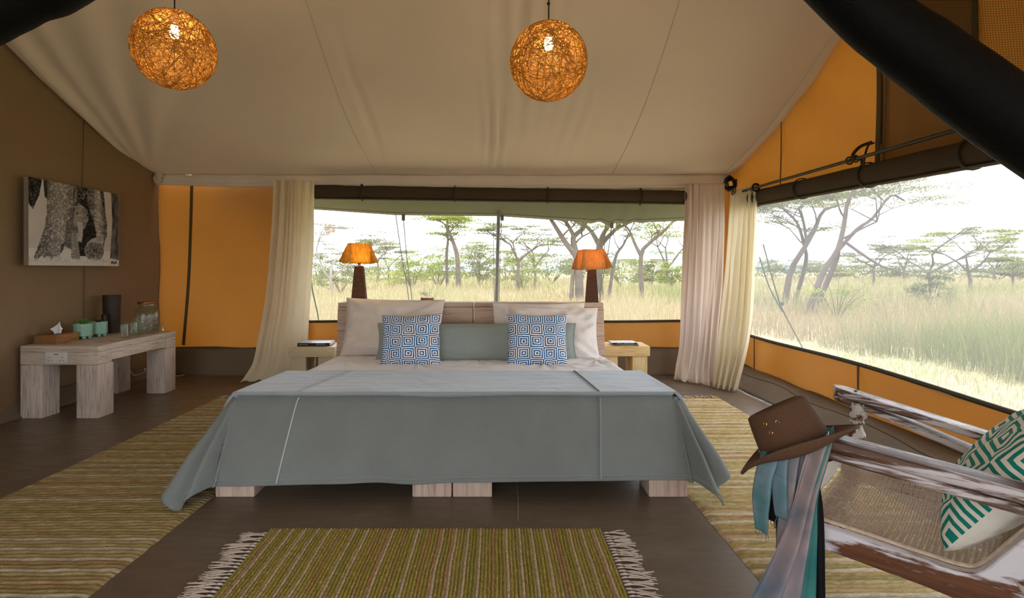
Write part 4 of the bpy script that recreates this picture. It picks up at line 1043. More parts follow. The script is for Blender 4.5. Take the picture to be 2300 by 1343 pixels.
M['shade_l'] = shade_mat('lamp_shade_amber', (226, 170, 66), (252, 224, 124), 0.62)
M['shade_r'] = shade_mat('lamp_shade_tan', (214, 156, 90), (242, 198, 132), 0.55)
lamp('left bedside lamp with a lit amber leather shade and dark bark base', (807-CX)/F*4.53, 4.53, 0.118, 0.068, 0.295, 0.10, ((806-CX)/F*4.53, 4.53, HZ+0.480), 0.245, 0.42, 0.080, 0.03, M['shade_l'], 0.12)
lamp('right bedside lamp with a tan leather shade and speckled base', (1329-CX)/F*4.53, 4.53, 0.106, 0.066, 0.285, -0.12, ((1327-CX)/F*4.53, 4.53, HZ+0.432), 0.25, 0.16, 0.086, -0.05, M['shade_r'], 0.10)
bx = thing('round_box', 'small round wooden box with a steel knob on top of the headboard', 'box', ((959.5-CX)/F*4.51, 4.51, HZ))
mb = MB(); mb.lathe([(0, 0), (0.052, 0), (0.054, 0.003), (0.054, 0.036), (0.0, 0.036)], 28, bx.location); mb.build('body', M['walnut'], bx)
mb = MB(); mb.lathe([(0, 0.0362), (0.053, 0.0362), (0.053, 0.040), (0, 0.041)], 28, bx.location); mb.build('lid', M['white_plastic'], bx)
mb = MB(); mb.lathe([(0, 0.041), (0.003, 0.041), (0.003, 0.05), (0.007, 0.053), (0.007, 0.058), (0, 0.060)], 10, bx.location); mb.build('knob', M['steel'], bx)

# ------------------------------------------------------------------ bedside tables and books
def stand(label, x0, x1, y0, y1, zt, th, ms, mz, group):
    o = thing('bedside_table', label, 'bedside table', ((x0+x1)/2, (y0+y1)/2, 0), group)
    mb = MB(); mb.box((x0, y0, zt-th), (x1, y1, zt), 0.012); mb.build('table_top', ms, o)
    lw = 0.135
    for ax, ay in ((x0+0.02, y0+0.02), (x1-0.02-lw, y0+0.02), (x0+0.02, y1-0.02-lw), (x1-0.02-lw, y1-0.02-lw)):
        mb = MB(); mb.box((ax, ay, 0), (ax+lw, ay+lw, zt-th), 0.008); mb.build('leg', mz, o)
    return o
stand('left bedside table with rubbed cream paint, under the black book', -1.845, -1.43, 4.88, 5.20, 0.364, 0.092, M['stand_worn'], M['stand_worn_z'], 'bedside tables')
stand('right bedside table of clean pale pine, under the two magazines', 0.935, 1.375, 4.93, 5.24, 0.364, 0.092, M['stand_pine'], M['stand_pine_z'], 'bedside tables')
def text_mesh(body, size, mat, parent, loc, rot, ext=0.0003):
    cu = bpy.data.curves.new('t', 'FONT'); cu.body = body; cu.size = size; cu.extrude = ext; cu.align_x = 'CENTER'; cu.align_y = 'CENTER'
    tmp = bpy.data.objects.new('t', cu); me = bpy.data.meshes.new_from_object(tmp); bpy.data.objects.remove(tmp); bpy.data.curves.remove(cu)
    me.materials.append(mat); o = bpy.data.objects.new('lettering', me); COL.objects.link(o); o.parent = parent
    o.location = Vector(loc)-ORIG[parent.name]; o.rotation_euler = rot; ORIG[o.name] = ORIG[parent.name]; return o
def book(name, label, c, w, d, h, yaw, mc, msp, group=None, txt=None, marks=()):
    o = thing(name, label, 'book', c, group); c = Vector(c); rz = Matrix.Rotation(yaw, 3, 'Z')
    def bxm(lo, hi, bev=0.0):
        m_ = MB(); cc = (Vector(lo)+Vector(hi))/2; hh = (Vector(hi)-Vector(lo))/2
        m_.box(-hh, hh, bev); m_.v = [c+rz @ (cc+p) for p in m_.v]; return m_
    bxm((-w/2+0.004, -d/2+0.003, h*0.14), (w/2-0.003, d/2-0.003, h*0.86)).build('pages', M['paper'], o)
    bxm((-w/2, -d/2, h*0.86), (w/2, d/2, h), 0.0008).build('front_cover', mc, o)
    bxm((-w/2, -d/2, 0), (w/2, d/2, h*0.14), 0.0008).build('back_cover', msp, o)
    bxm((-w/2, -d/2-0.002, 0), (w/2, -d/2+0.002, h*0.98), 0.001).build('spine', msp, o)
    for a_, b_, hh_ in marks:      # print too small to read in the photograph
        m_ = MB(); x_ = a_*w
        while x_ < b_*w:
            wd = R.uniform(0.002, 0.005); lo_, hi_ = Vector((x_, -d/2-0.0026, h*0.5-hh_/2)), Vector((x_+wd, -d/2-0.0019, h*0.5+hh_/2*R.uniform(0.5, 1)))
            k_ = len(m_.v); m_.box(lo_, hi_); m_.v[k_:] = [c+rz @ p for p in m_.v[k_:]]; x_ += wd+0.0015
        q_ = m_.build('fine_print', M['text'], o, smooth=False); q_['kind'] = 'stuff'
    for s_, sz, px in (txt or ()):
        text_mesh(s_, sz, M['text'], o, c+rz @ Vector((px*w, -d/2-0.0026, h*0.5)), (PI/2, 0, yaw))
    return o
bz = 0.364
bc = at(709, 773, 4.99)
book('coffee_table_book', 'large black-spined book with silver cover on the left bedside table', (bc.x, 5.02, bz+0.001), 0.285, 0.20, 0.030, 0.05, M['book_cover'], M['book_black'], txt=(('SPOTS', 0.028, 0.22),), marks=((-0.46, -0.18, 0.007),))
book('magazine', 'olive-spined magazine, the lower of the two on the right bedside table', (1.165, 5.03, bz+0.001), 0.225, 0.17, 0.013, -0.05, M['mag2'], M['mag2'], 'magazines on the right bedside table', marks=((-0.20, -0.05, 0.006), (0.0, 0.30, 0.006)))
book('magazine', 'pale magazine on top of the olive one, right bedside table', (1.150, 5.035, bz+0.0145), 0.225, 0.165, 0.014, 0.03, M['mag1'], M['book_black'], 'magazines on the right bedside table', marks=((-0.30, -0.12, 0.006), (-0.05, 0.35, 0.006)))

# ------------------------------------------------------------------ left bench table and what stands on it
TX0, TX1, TY0, TY1, TZ = -3.355, -2.805, 3.887, 4.83, 0.512
bench = thing('bench_table', 'heavy whitewashed timber bench along the brown left wall', 'table', ((TX0+TX1)/2, (TY0+TY1)/2, 0))
mb = MB(); mb.box((TX0, TY0, TZ-0.045), (TX1, TY1, TZ), 0.006); mb.build('table_top', M['ww_h'], bench)
mb = MB(); mb.box((TX0, TY0+0.001, TZ-0.135), (TX1, TY0+0.14, TZ-0.0455), 0.005); fa = mb.build('apron', M['ww_h'], bench)
mb = MB(); mb.box((TX0, TY1-0.14, TZ-0.135), (TX1, TY1-0.001, TZ-0.0455), 0.005); mb.build('apron', M['ww_h'], bench)
for xa, xb in ((TX0, TX0+0.10), (TX1-0.11, TX1)):
    mb = MB(); mb.box((xa, TY0+0.1405, TZ-0.120), (xb-0.001, TY1-0.1405, TZ-0.0455), 0.004); mb.build('apron', M['ww_h'], bench)
for xa in (TX0, TX1-0.155):
    for ya in (TY0+0.002, TY1-0.16):
        mb = MB(); j = 0.004
        mb.box((xa, ya, 0), (xa+0.155, ya+0.158, TZ-0.136), 0.005); mb.build('leg', M['ww_z'], bench)
sp_c = Vector((-3.355+0.262, TY0, TZ-0.083))
pw, ph_ = 0.155, 0.080
mb = MB(); mb.box(sp_c+Vector((-pw/2, -0.010, -ph_/2)), sp_c+Vector((pw/2, 0.0, ph_/2)), 0.003); plate = mb.build('socket_plate', M['white_plastic'], bench)
plate['label'] = 'white double socket plate'
def dot(dx, dz, w, h, mat, name, d=0.0012):
    m_ = MB(); c = sp_c+Vector((dx, -0.010, dz)); m_.box(c+Vector((-w/2, -d, -h/2)), c+Vector((w/2, 0.0005, h/2))); m_.build(name, mat, plate)
for sx in (-1, 1):
    dot(sx*0.058, 0.026, 0.012, 0.016, M['white_plastic'], 'rocker_switch', 0.004)
    dot(sx*0.045, 0.002, 0.004, 0.008, M['grey_plastic'], 'pin_hole')
    dot(sx*0.052-0.012*0+0.0, -0.020, 0.007, 0.004, M['grey_plastic'], 'pin_hole'); dot(sx*0.030, -0.020, 0.007, 0.004, M['grey_plastic'], 'pin_hole')
    dot(sx*0.008, 0.024, 0.012, 0.006, M['grey_plastic'], 'usb_port')
# tissue box
tb = Vector((-3.25, 4.085, TZ+0.0005)); tz = 0.062
t_ = thing('tissue_box', 'brown oak tissue box at the near end of the bench', 'tissue box', tb)
mb = MB(); mb.box(tb+Vector((-0.078, -0.11, 0)), tb+Vector((0.078, 0.11, tz)), 0.003); mb.build('box', M['oak'], t_)
mb = MB(); mb.lathe([(0, 0.0), (0.03, 0.0), (0.03, 0.0012), (0, 0.0012)], 18, tb+Vector((0, 0, tz)), sq=lambda a: 1+0.5*abs(math.sin(a))); mb.build('slot', M['black'], t_)
mb = MB()
def tis(s, u):
    a = (s-0.5)*2; return tb+Vector((0.040*a*(0.55+0.55*u)+0.006*math.sin(u*5), 0.02*math.sin(a*4+u*2)+0.012*u, tz-0.004+u*(0.075+0.018*math.sin(a*3.1+1)-0.018*abs(a))))
mb.grid(tis, 18, 12); mb.build('tissue', M['white_paper'], t_, solid=0.0015, offset=0, angle=180)
# twin planter
pt_ = Vector((-3.205, 4.36, TZ+0.0005))
pp = thing('twin_planter', 'pale green ribbed twin planter on the bench, with a succulent', 'planter', pt_)
for k, yy in enumerate((4.285, 4.435)):
    c = Vector((pt_.x-0.005+0.01*k, yy, TZ+0.0005)); fl_ = lambda a: 1+0.035*abs(math.cos(a*6))
    mb = MB(); mb.lathe([(0, 0.020), (0.052, 0.020), (0.060, 0.026), (0.062, 0.118), (0.056, 0.118), (0.054, 0.100), (0, 0.100)], 48, c, sq=fl_); mb.build('pot', M['celadon'], pp, angle=25)
    for a in (0.8, 2.35, 3.93, 5.5):
        mb = MB(); mb.lathe([(0.010, 0), (0.013, 0.004), (0.013, 0.0205), (0, 0.0205)], 10, c+Vector((0.042*math.cos(a), 0.042*math.sin(a), 0))); mb.build('foot', M['celadon'], pp)
    mb = MB(); mb.lathe([(0, 0.1005), (0.0535, 0.1005), (0.05, 0.108), (0, 0.110)], 20, c); mb.build('soil', M['soil'], pp)
    m_ = M['leaf'] if k == 0 else M['leaf_dark']
    for i in range(26 if k == 0 else 14):
        a = i*2.4; el = 0.35+0.9*(i/26); ln = (0.062-0.022*(i/26))*(1 if k == 0 else 0.6); b0 = c+Vector((0, 0, 0.108)); d = Vector((math.cos(a)*math.cos(el), math.sin(a)*math.cos(el), math.sin(el)))
        mb = MB(); pts = [b0+d*ln*q+Vector((0, 0, 0.008*q*q)) for q in (0, 0.35, 0.7, 1.0)]
        mb.tube(pts, [0.004, 0.007, 0.005, 0.0008], 6, flat=0.45); mb.build('leaf', m_, pp)
# leather cylinder and torch
cy = Vector((-3.275, 4.70, TZ+0.0005))
v_ = thing('leather_cylinder', 'tall dark brown leather cylinder at the back of the bench', 'vase', cy)
mb = MB(); mb.lathe([(0, 0), (0.056, 0), (0.060, 0.02), (0.062, 0.18), (0.066, 0.318), (0.061, 0.318), (0.058, 0.19), (0, 0.188)], 28, cy, sq=lambda a: 1+0.03*math.sin(2*a+1)); mb.build('body', M['leather'], v_)
mb = MB(); mb.lathe([(0.0640, 0.300), (0.0672, 0.302), (0.0672, 0.316), (0.0645, 0.3185)], 28, cy, sq=lambda a: 1+0.03*math.sin(2*a+1)); mb.build('rim', M['leather'], v_)
to = Vector((-3.24, 4.565, TZ+0.0005))
to_ = thing('torch', 'small black torch standing on its head before the leather cylinder', 'torch', to)
mb = MB(); mb.lathe([(0, 0), (0.031, 0), (0.032, 0.006), (0.032, 0.030), (0.028, 0.040), (0.024, 0.050), (0.024, 0.056)], 20, to); mb.build('head', M['black'], to_)
mb = MB(); mb.lathe([(0.021, 0.055), (0.021, 0.158), (0.018, 0.166), (0, 0.167)], 20, to, sq=lambda a: 1+0.03*math.cos(8*a)); mb.build('barrel', M['black'], to_)
mb = MB(); mb.lathe([(0.0318, 0.001), (0.0335, 0.002), (0.0335, 0.007), (0.0318, 0.008)], 20, to); mb.build('lens_ring', M['steel'], to_)
# glasses
for k, (x, y, lb) in enumerate(((-2.905, 4.335, 'nearer clear drinking glass on the bench'), (-2.925, 4.475, 'second drinking glass, between the nearer glass and the dispenser'))):
    c = Vector((x, y, TZ+0.0005)); mb = MB()
    mb.lathe([(0, 0), (0.037, 0), (0.040, 0.006), (0.043, 0.105), (0.0405, 0.1055), (0.038, 0.012), (0, 0.010)], 16, c)
    tag(mb.build('drinking_glass', M['glass'], loc=c, angle=25), lb, 'glass', 'drinking glasses on the bench')
# glass water dispenser
dp = Vector((-2.955, 4.665, TZ+0.0005))
d_ = thing('water_dispenser', 'dimpled glass water jar with a copper lid and steel tap', 'dispenser', dp)
sqf = lambda a: 1+0.05*math.cos(4*a)
mb = MB(); mb.lathe([(0, 0.0), (0.088, 0.0), (0.098, 0.012), (0.100, 0.16), (0.092, 0.195), (0.072, 0.218), (0.064, 0.228), (0.064, 0.246), (0.059, 0.246), (0.059, 0.226), (0.068, 0.213), (0.086, 0.190), (0.094, 0.158), (0.092, 0.018), (0, 0.014)], 32, dp, sq=sqf); mb.build('jar', M['glass_dimple'], d_)
mb = MB(); mb.lathe([(0, 0.244), (0.066, 0.2465), (0.068, 0.250), (0.068, 0.260), (0.062, 0.264), (0, 0.265)], 28, dp); mb.build('lid', M['copper'], d_)
tp = dp+Vector((0.100, -0.015, 0.050))
mb = MB(); mb.tube([tp, tp+Vector((0.035, 0, 0))], 0.009, 10); mb.tube([tp+Vector((0.030, 0, 0.002)), tp+Vector((0.042, 0, -0.005)), tp+Vector((0.050, 0, -0.025))], 0.007, 8); tap = mb.build('tap', M['steel'], d_)
mb = MB(); mb.tube([tp+Vector((0.026, 0, 0.006)), tp+Vector((0.030, 0, 0.026)), tp+Vector((0.050, 0, 0.034))], 0.0045, 8); mb.build('tap_lever', M['steel'], tap)
mb = MB(); mb.tube(spline([Vector((-3.30, 4.92, 0.25)), at(297, 840, 4.95), at(315, 840, 4.95), at(326, 834, 4.95), at(331, 828, 4.97), Vector((-3.12, 5.35, 0.02)), Vector((-3.05, 5.40, 0.02))], 40), 0.004, 6)
tag(mb.build('power_cable', M['white_plastic']), 'thin white cable looping behind the far legs of the bench', 'cable')

# ------------------------------------------------------------------ canvas print on the left wall
def build_print():
    ya, yb, zb, zt2 = 3.935, 4.877, 1.079, 1.711
    nx, ny = 270, 176
    X, Z = np.meshgrid(np.linspace(0, 1, nx), np.linspace(0, 1, ny)); Zd = 1-Z     # Zd: 0 at the top
    rg = np.random.default_rng(3)
    def nzz(sx, sy, seed, oc=3):
        out = np.zeros_like(X); amp = 1; tot = 0
        for o in range(oc):
            gx, gy = int(sx*2**o)+2, int(sy*2**o)+2; g = np.random.default_rng(seed+o).random((gy+1, gx+1))
            fx, fy = X*(gx-1), Z*(gy-1); ix, iy = fx.astype(int), fy.astype(int); tx, ty = fx-ix, fy-iy
            tx = tx*tx*(3-2*tx); ty = ty*ty*(3-2*ty)
            out += amp*((g[iy, ix]*(1-tx)+g[iy, ix+1]*tx)*(1-ty)+(g[iy+1, ix]*(1-tx)+g[iy+1, ix+1]*tx)*ty); tot += amp; amp *= 0.55
        return out/tot
    def poly(pts):
        m = np.zeros(X.shape, bool); n_ = len(pts)
        for i in range(n_):
            (x0, y0), (x1, y1) = pts[i], pts[(i+1) % n_]
            c = ((y0 > Zd) != (y1 > Zd)) & (X < (x1-x0)*(Zd-y0)/((y1-y0) if y1 != y0 else 1e-9)+x0); m ^= c
        return m
    img = 0.56+0.10*(nzz(5, 5, 1)-0.5)-0.05*Zd
    img = np.where(Zd > 0.80, 0.62+0.08*(nzz(60, 40, 2)-0.5), img)
    cr1 = nzz(48, 40, 10, 2); cr2 = nzz(22, 64, 20, 2)
    wrk = np.abs(cr1-0.5)*2; wrk2 = np.abs(cr2-0.5)*2
    def put(p, base, amp, tex, grad=None):
        nonlocal img
        m = poly(p); v = base+amp*(tex-0.3)+(grad if grad is not None else 0); img = np.where(m, v, img)
    # tail end and ear fringe at the upper left
    put([(0.0, 0), (0.125, 0), (0.10, 0.18), (0.04, 0.36), (0.0, 0.30)], 0.07, 0.22, wrk)
    put([(0.135, 0), (0.19, 0), (0.175, 0.22), (0.15, 0.20)], 0.06, 0.1, wrk)
    # back leg on the right and the dark between
    put([(0.50, 0.10), (0.80, 0.0), (0.84, 0.5), (0.78, 0.86), (0.50, 0.88)], 0.05, 0.12, wrk)
    put([(0.60, 0.0), (0.79, 0.0), (0.80, 0.22), (0.845, 0.42), (0.84, 0.60), (0.79, 0.72), (0.70, 0.70), (0.71, 0.58), (0.675, 0.42), (0.60, 0.2)], 0.20, 0.42, wrk2, 0.22*np.exp(-((X-0.73)/0.05)**2))
    put([(0.75, 0.0), (0.80, 0.0), (0.83, 0.40), (0.80, 0.30)], 0.12, 0.3, wrk)
    # mother's front leg and belly
    put([(0.175, 0), (0.62, 0.0), (0.56, 0.14), (0.45, 0.36), (0.40, 0.44), (0.355, 0.62), (0.33, 0.80), (0.27, 0.97), (0.03, 0.97), (0.08, 0.80), (0.15, 0.55), (0.17, 0.35)], 0.22, 0.46, wrk, 0.16*np.exp(-((X-0.30)/0.10)**2)-0.10*np.clip((X-0.42)/0.1, 0, 1))
    # calf
    put([(0.37, 0.46), (0.47, 0.34), (0.52, 0.48), (0.47, 0.66), (0.43, 0.80), (0.34, 0.76)], 0.20, 0.24, wrk2)
    put([(0.46, 0.26), (0.52, 0.22), (0.60, 0.28), (0.615, 0.40), (0.57, 0.52), (0.54, 0.55), (0.48, 0.48)], 0.26, 0.30, wrk2, 0.1*np.exp(-((X-0.52)/0.04)**2))
    put([(0.455, 0.32), (0.48, 0.32), (0.475, 0.52), (0.44, 0.46)], 0.34, 0.2, wrk)
    put([(0.475, 0.44), (0.545, 0.44), (0.55, 0.60), (0.535, 0.70), (0.50, 0.69), (0.505, 0.58)], 0.30, 0.22, np.abs(np.sin(Zd*120)), 0.10)
    put([(0.425, 0.58), (0.48, 0.56), (0.50, 0.72), (0.52, 0.92), (0.415, 0.93), (0.42, 0.78)], 0.30, 0.24, wrk2)
    put([(0.315, 0.74), (0.345, 0.72), (0.34, 0.80), (0.305, 0.86)], 0.12, 0.15, wrk)
    for ex, ez in ((0.485, 0.345), (0.60, 0.35)):
        img[((X-ex)/0.008)**2+((Zd-ez)/0.014)**2 < 1] = 0.05
    # the raised sole
    e = ((X-0.685)/0.118)**2+((Zd-0.80)/0.145)**2
    img = np.where(e < 1, 0.16+0.40*(nzz(80, 60, 40, 2)-0.42)+0.1*e, img)
    put([(0.66, 0.64), (0.80, 0.60), (0.79, 0.78), (0.76, 0.86), (0.70, 0.69), (0.60, 0.70)], 0.38, 0.3, wrk)
    img = np.where((e < 1) & (Zd > 0.70), 0.15+0.40*(nzz(80, 60, 40, 2)-0.42)+0.1*e, img)
    # trunk of a tree at the right edge
    put([(0.895, 0), (1.0, 0), (1.0, 0.92), (0.88, 0.90), (0.91, 0.4)], 0.09, 0.28, nzz(40, 10, 60))
    # grass at the foot
    gb = nzz(110, 12, 50, 2); img = np.where((Zd > 0.86+0.10*gb) & (X < 0.97), 0.58+0.25*(nzz(120, 30, 55, 2)-0.5), img)
    img = np.where((Zd > 0.955), 0.60+0.12*(nzz(60, 60, 58)-0.5), img)
    # signature squiggle
    for i in range(60):
        q = i/59; sx_ = 0.895+0.075*q; sy_ = 0.955+0.014*math.sin(q*34)-0.006*math.sin(q*9)
        img[((X-sx_)/0.004)**2+((Zd-sy_)/0.006)**2 < 1] = 0.08
    img = np.clip(img, 0.02, 0.85)
    img = np.clip(img*1.12, 0, 1)**1.25
    o = thing('canvas_print', 'black and white elephant photograph on stretched canvas, left wall', 'picture', (XL+0.03, (ya+yb)/2, (zb+zt2)/2))
    xf = XL+0.085
    ys, zs = lerp(ya, yb, X), lerp(zb, zt2, Z)
    zs = zs-0.022*(X-0.0)*0+0
    mb = MB(); mb.v = [Vector((xf, float(a), float(b))) for a, b in zip(ys.ravel(), zs.ravel())]
    for j in range(ny-1):
        for i in range(nx-1):
            a = j*nx+i; mb.f.append((a, a+1, a+nx+1, a+nx))
    c = np.stack([img*1.04, img*0.97, img*0.90, np.ones_like(img)], -1).reshape(-1, 4); mb.col = c
    mb.build('printed_face', M['print'], o, smooth=False)
    mb = MB(); mb.box((XL+0.05, ya, zb), (xf-0.0005, yb, zt2)); mb.build('canvas_sides', m_plain('canvas_edge', (138, 124, 108), 0.9), o)
M['print'] = m_vcol('canvas_print_ink', 0.75, 0.15, 600, var=0.0)
build_print()

# ------------------------------------------------------------------ rugs
def tassel_mesh(seed, ln, r=0.0018, k=6, droop=0.5):
    rg = random.Random(seed); mb = MB()
    mb.tube([(0, 0, 0.004), (ln*0.14, 0, 0.006), (ln*0.22, 0, 0.005)], [r*1.6, r*2.3, r*1.8], 6)
    for i in range(k):
        a = rg.uniform(-0.28, 0.28); p = [Vector((ln*0.2, 0, 0.005)), Vector((ln*0.5, ln*0.5*a*0.7, 0.004+rg.uniform(0, 0.003))), Vector((ln*rg.uniform(0.85, 1.05), ln*a+rg.gauss(0, 0.003), 0.0025+rg.uniform(0, 0.002)))]
        mb.tube(spline(p, 5), [r, r, r*1.05, r, r*0.9, r*0.6], 5)
    return mb
def rug(name, label, x0, x1, y0, y1, pitch, axis, pals, hgt, seed, na, wob=0.006, mottle=0.25, twist=60):
    """woven from thick weft yarns; axis = direction the yarns run"""
    o = thing(name, label, 'rug', ((x0+x1)/2, (y0+y1)/2, 0)); rg = random.Random(seed); nrg = np.random.default_rng(seed)
    span = (y1-y0) if axis == 'x' else (x1-x0); nrow = int(span/pitch); per = 4; nb = nrow*per
    mb = MB()
    colr = [pals[k] for k in rows_pattern(nrow, rg, len(pals))]
    cols = []
    for j in range(nb+1):
        row = min(j//per, nrow-1); ph = (j % per)/per
        for i in range(na+1):
            s = i/na
            long_ = lerp(x0, x1, s) if axis == 'x' else lerp(y0, y1, s)
            acr = (y0 if axis == 'x' else x0)+j*pitch/per
            acr += 0.010*nz(long_*1.1, row*0.013, seed)+0.004*nz(long_*5, row*0.11, seed)
            e = wob*nz(row*0.45, 3.0 if s < 0.5 else 9.0, seed)
            lo = long_+(e if s in (0, 1) else 0)
            z = 0.004+hgt*math.sin(PI*ph)**0.7*(0.8+0.2*math.sin(long_*twist*6+row*1.7))+0.0016*nz(long_*60, j*1.1, seed)
            edge = min(i, na-i, j, nb-j)
            if edge == 0: z = 0.001
            mb.v.append(Vector((lo, acr, z) if axis == 'x' else (acr, lo, z)))
            c = colr[row]; k = 0.75+0.42*nrg.random(); alt = pals[int(nrg.random()*len(pals))]; mx = mottle*nrg.random(); c = [lerp(c[q], alt[q], mx) for q in range(3)]; cols.append((c[0]*k, c[1]*k*(0.95+0.1*nrg.random()), c[2]*k, 1))
    for j in range(nb):
        for i in range(na):
            a = j*(na+1)+i; mb.f.append((a, a+1, a+na+2, a+na+1))
    mb.col = cols
    mb.build('woven_field', M['rug'], o, angle=180)
    return o
def rows_pattern(n, rg, m):
    out = []; i = 0
    while len(out) < n: out += PAT(rg)
    return out[:n]
straw = [lin(c) for c in ((188, 164, 112), (178, 154, 104), (196, 174, 124), (214, 198, 170), (178, 142, 102), (164, 150, 98))]
def PAT(rg): return [rg.choice((0, 1, 2, 0, 5)), rg.choice((0, 1, 2, 4)), 3 if rg.random() < 0.7 else 2]
def fringe(parent, p0, p1, d, n, ln, seed, individually=True):
    rg = random.Random(seed); meshes = []
    if individually:
        for i in range(6):
            mb = tassel_mesh(seed+i, ln); o = mb.build('tassel', M['tassel'], None, angle=180); o.parent = parent; ORIG[o.name] = ORIG[parent.name]; meshes.append(o)
        for i in range(n):
            src = meshes[i % 6]
            if i < 6: o = src
            else: o = src.copy(); COL.objects.link(o); ORIG[o.name] = ORIG[src.name]
            p = lerp(Vector(p0), Vector(p1), (i+0.5)/n)
            o.location = p-ORIG[parent.name]; a = math.atan2(d[1], d[0])+rg.uniform(-0.22, 0.22); o.rotation_euler = (0, 0, a); o.scale = (rg.uniform(0.85, 1.12),)*3
        return
    mb = MB()
    for i in range(n):
        p = lerp(Vector(p0), Vector(p1), (i+0.5)/n); t = tassel_mesh(seed+i, ln*rg.uniform(0.8, 1.1), k=4); a = math.atan2(d[1], d[0])+rg.uniform(-0.4, 0.4); m = Matrix.Rotation(a, 3, 'Z')
        t.v = [p+m @ v for v in t.v]; b = len(mb.v); mb.v += t.v; mb.f += [tuple(q+b for q in f) for f in t.f]
    o = mb.build('fringe', M['tassel'], parent, angle=180); o['kind'] = 'stuff'
rl = rug('woven_rug', 'long straw-coloured runner on the floor left of the bed', -2.27, -1.305, 0.9, 4.50, 0.0245, 'x', [tuple(x*0.82 for x in c[:3])+(1,) for c in straw], 0.008, 3, 50)
fringe(rl, (-2.27, 4.495, 0), (-1.305, 4.495, 0), (0, 1), 46, 0.09, 50, False)
rr_ = rug('woven_rug', 'long pale straw runner right of the bed, under the armchair', 0.885, 1.815, 0.9, 4.50, 0.0245, 'x', [tuple(x*1.12 for x in c[:3])+(1,) for c in straw], 0.008, 4, 50)
fringe(rr_, (0.885, 4.495, 0), (1.815, 4.495, 0), (0, 1), 44, 0.09, 90, False)
olive = [lin(c) for c in ((164, 150, 64), (178, 160, 70), (150, 146, 66), (222, 198, 178), (178, 134, 96), (172, 158, 92))]
def PAT(rg): return [rg.choice((0, 1, 2)), rg.choice((0, 1, 5, 2)), rg.choice((0, 1, 4, 2)), 3 if rg.random() < 0.8 else 4]
rf = rug('woven_rug', 'olive and pink striped rug with white tassels at the foot of the bed', -0.905, 0.425, 1.05, 2.225, 0.0125, 'y', olive, 0.009, 5, 190, 0.010, 0.75)
fringe(rf, (-0.902, 1.10, 0), (-0.902, 2.20, 0), (-1, 0), 52, 0.115, 130)
fringe(rf, (0.424, 1.10, 0), (0.424, 2.20, 0), (1, 0), 52, 0.105, 170)

# ------------------------------------------------------------------ pendant lamps
M['yarn'] = (lambda t: t.end(t.mixsh(0.35, t.pbr(t.ramp(t.noise(t.coords(), 60, 2), [(0.3, lin((180, 134, 62))), (0.7, lin((222, 180, 98)))]), 0.9, spec=0.1), t.transl(lin((236, 178, 84))))))(NT('ochre_yarn'))
def yarn_ball(c, r, n, seed):
    rg = random.Random(seed); c = Vector(c); mb = MB()
    for i in range(n):
        ax = Vector((rg.gauss(0, 1), rg.gauss(0, 1), rg.gauss(0, 1))).normalized()
        off = rg.gauss(0, 0.32)*r; off = max(-0.8*r, min(0.8*r, off)); rr = math.sqrt(r*r-off*off)
        e1 = ax.orthogonal().normalized(); e2 = ax.cross(e1); k = rg.uniform(0.965, 1.0)
        a0 = rg.uniform(0, 6.28); sp = rg.uniform(2.0, 6.2); m = max(10, int(sp*5.5)); w1, w2 = rg.uniform(0, 6), rg.uniform(0.02, 0.06)
        pts = [c+((ax*(off+w2*r*math.sin(3*a+w1))+e1*rr*math.cos(a)+e2*rr*math.sin(a)).normalized()*r*k) for a in np.linspace(a0, a0+sp, m)]
        mb.tube(pts, 0.0013*rg.uniform(0.75, 1.3), 3, cap=False)
    return mb
pc = at(1232, 139, 2.8)
def pendant(label):
    o = thing('pendant_lamp', label, 'pendant lamp', pc, 'yarn ball pendants under the lining')
    yarn_ball(pc, 0.196, 340, 4).build('yarn_shade', M['yarn'], o, angle=180)
    zt = pc.z+0.19; ztop = ceil_z(2.8)-0.03
    mb = MB(); mb.tube([(pc.x, pc.y, zt-0.04), (pc.x+0.002, pc.y, zt+0.15), (pc.x, pc.y, ztop)], 0.0035, 6)
    mb.lathe([(0, -0.012), (0.008, -0.004), (0.009, 0.004), (0, 0.012)], 8, (pc.x, pc.y, zt+0.105)); mb.build('cord', M['black'], o)
    mb = MB(); mb.lathe([(0.018, -0.07), (0.020, -0.02), (0.016, 0.0), (0.0, 0.012)], 14, (pc.x, pc.y, zt)); mb.build('socket', M['white_plastic'], o)
    mb = MB(); mb.lathe([(0, -0.135), (0.016, -0.128), (0.024, -0.110), (0.022, -0.09), (0.014, -0.072), (0.0, -0.07)], 14, (pc.x, pc.y, zt)); mb.build('bulb', M['bulb2'], o)
    l = bpy.data.objects.new('pendant_light', bpy.data.lights.new('pendant_light', 'POINT')); COL.objects.link(l)
    l.data.energy = 15; l.data.color = (1.0, 0.78, 0.44); l.data.shadow_soft_size = 0.03; l.location = (0, 0, 0.085); l.parent = o
    return o
M['bulb2'] = m_emit('lit_pendant_bulb', (1.0, 0.78, 0.42, 1), 40)
pd = pendant('woven ochre yarn pendant lamp above the middle of the bed')
pd2 = copy_tree(pd); pl_ = at(392, 112, 2.8); pd2.location = pl_; pd2.rotation_euler = (0.05, -0.1, 1.9); ORIG[pd2.name] = pl_
pd2['label'] = 'woven ochre yarn pendant lamp at the left, above the bench side'
for c in children(pd2):
    if c.name.startswith('cord'): c.rotation_euler = (0, 0, 0)
pd2.rotation_euler = (0, 0, 1.9)

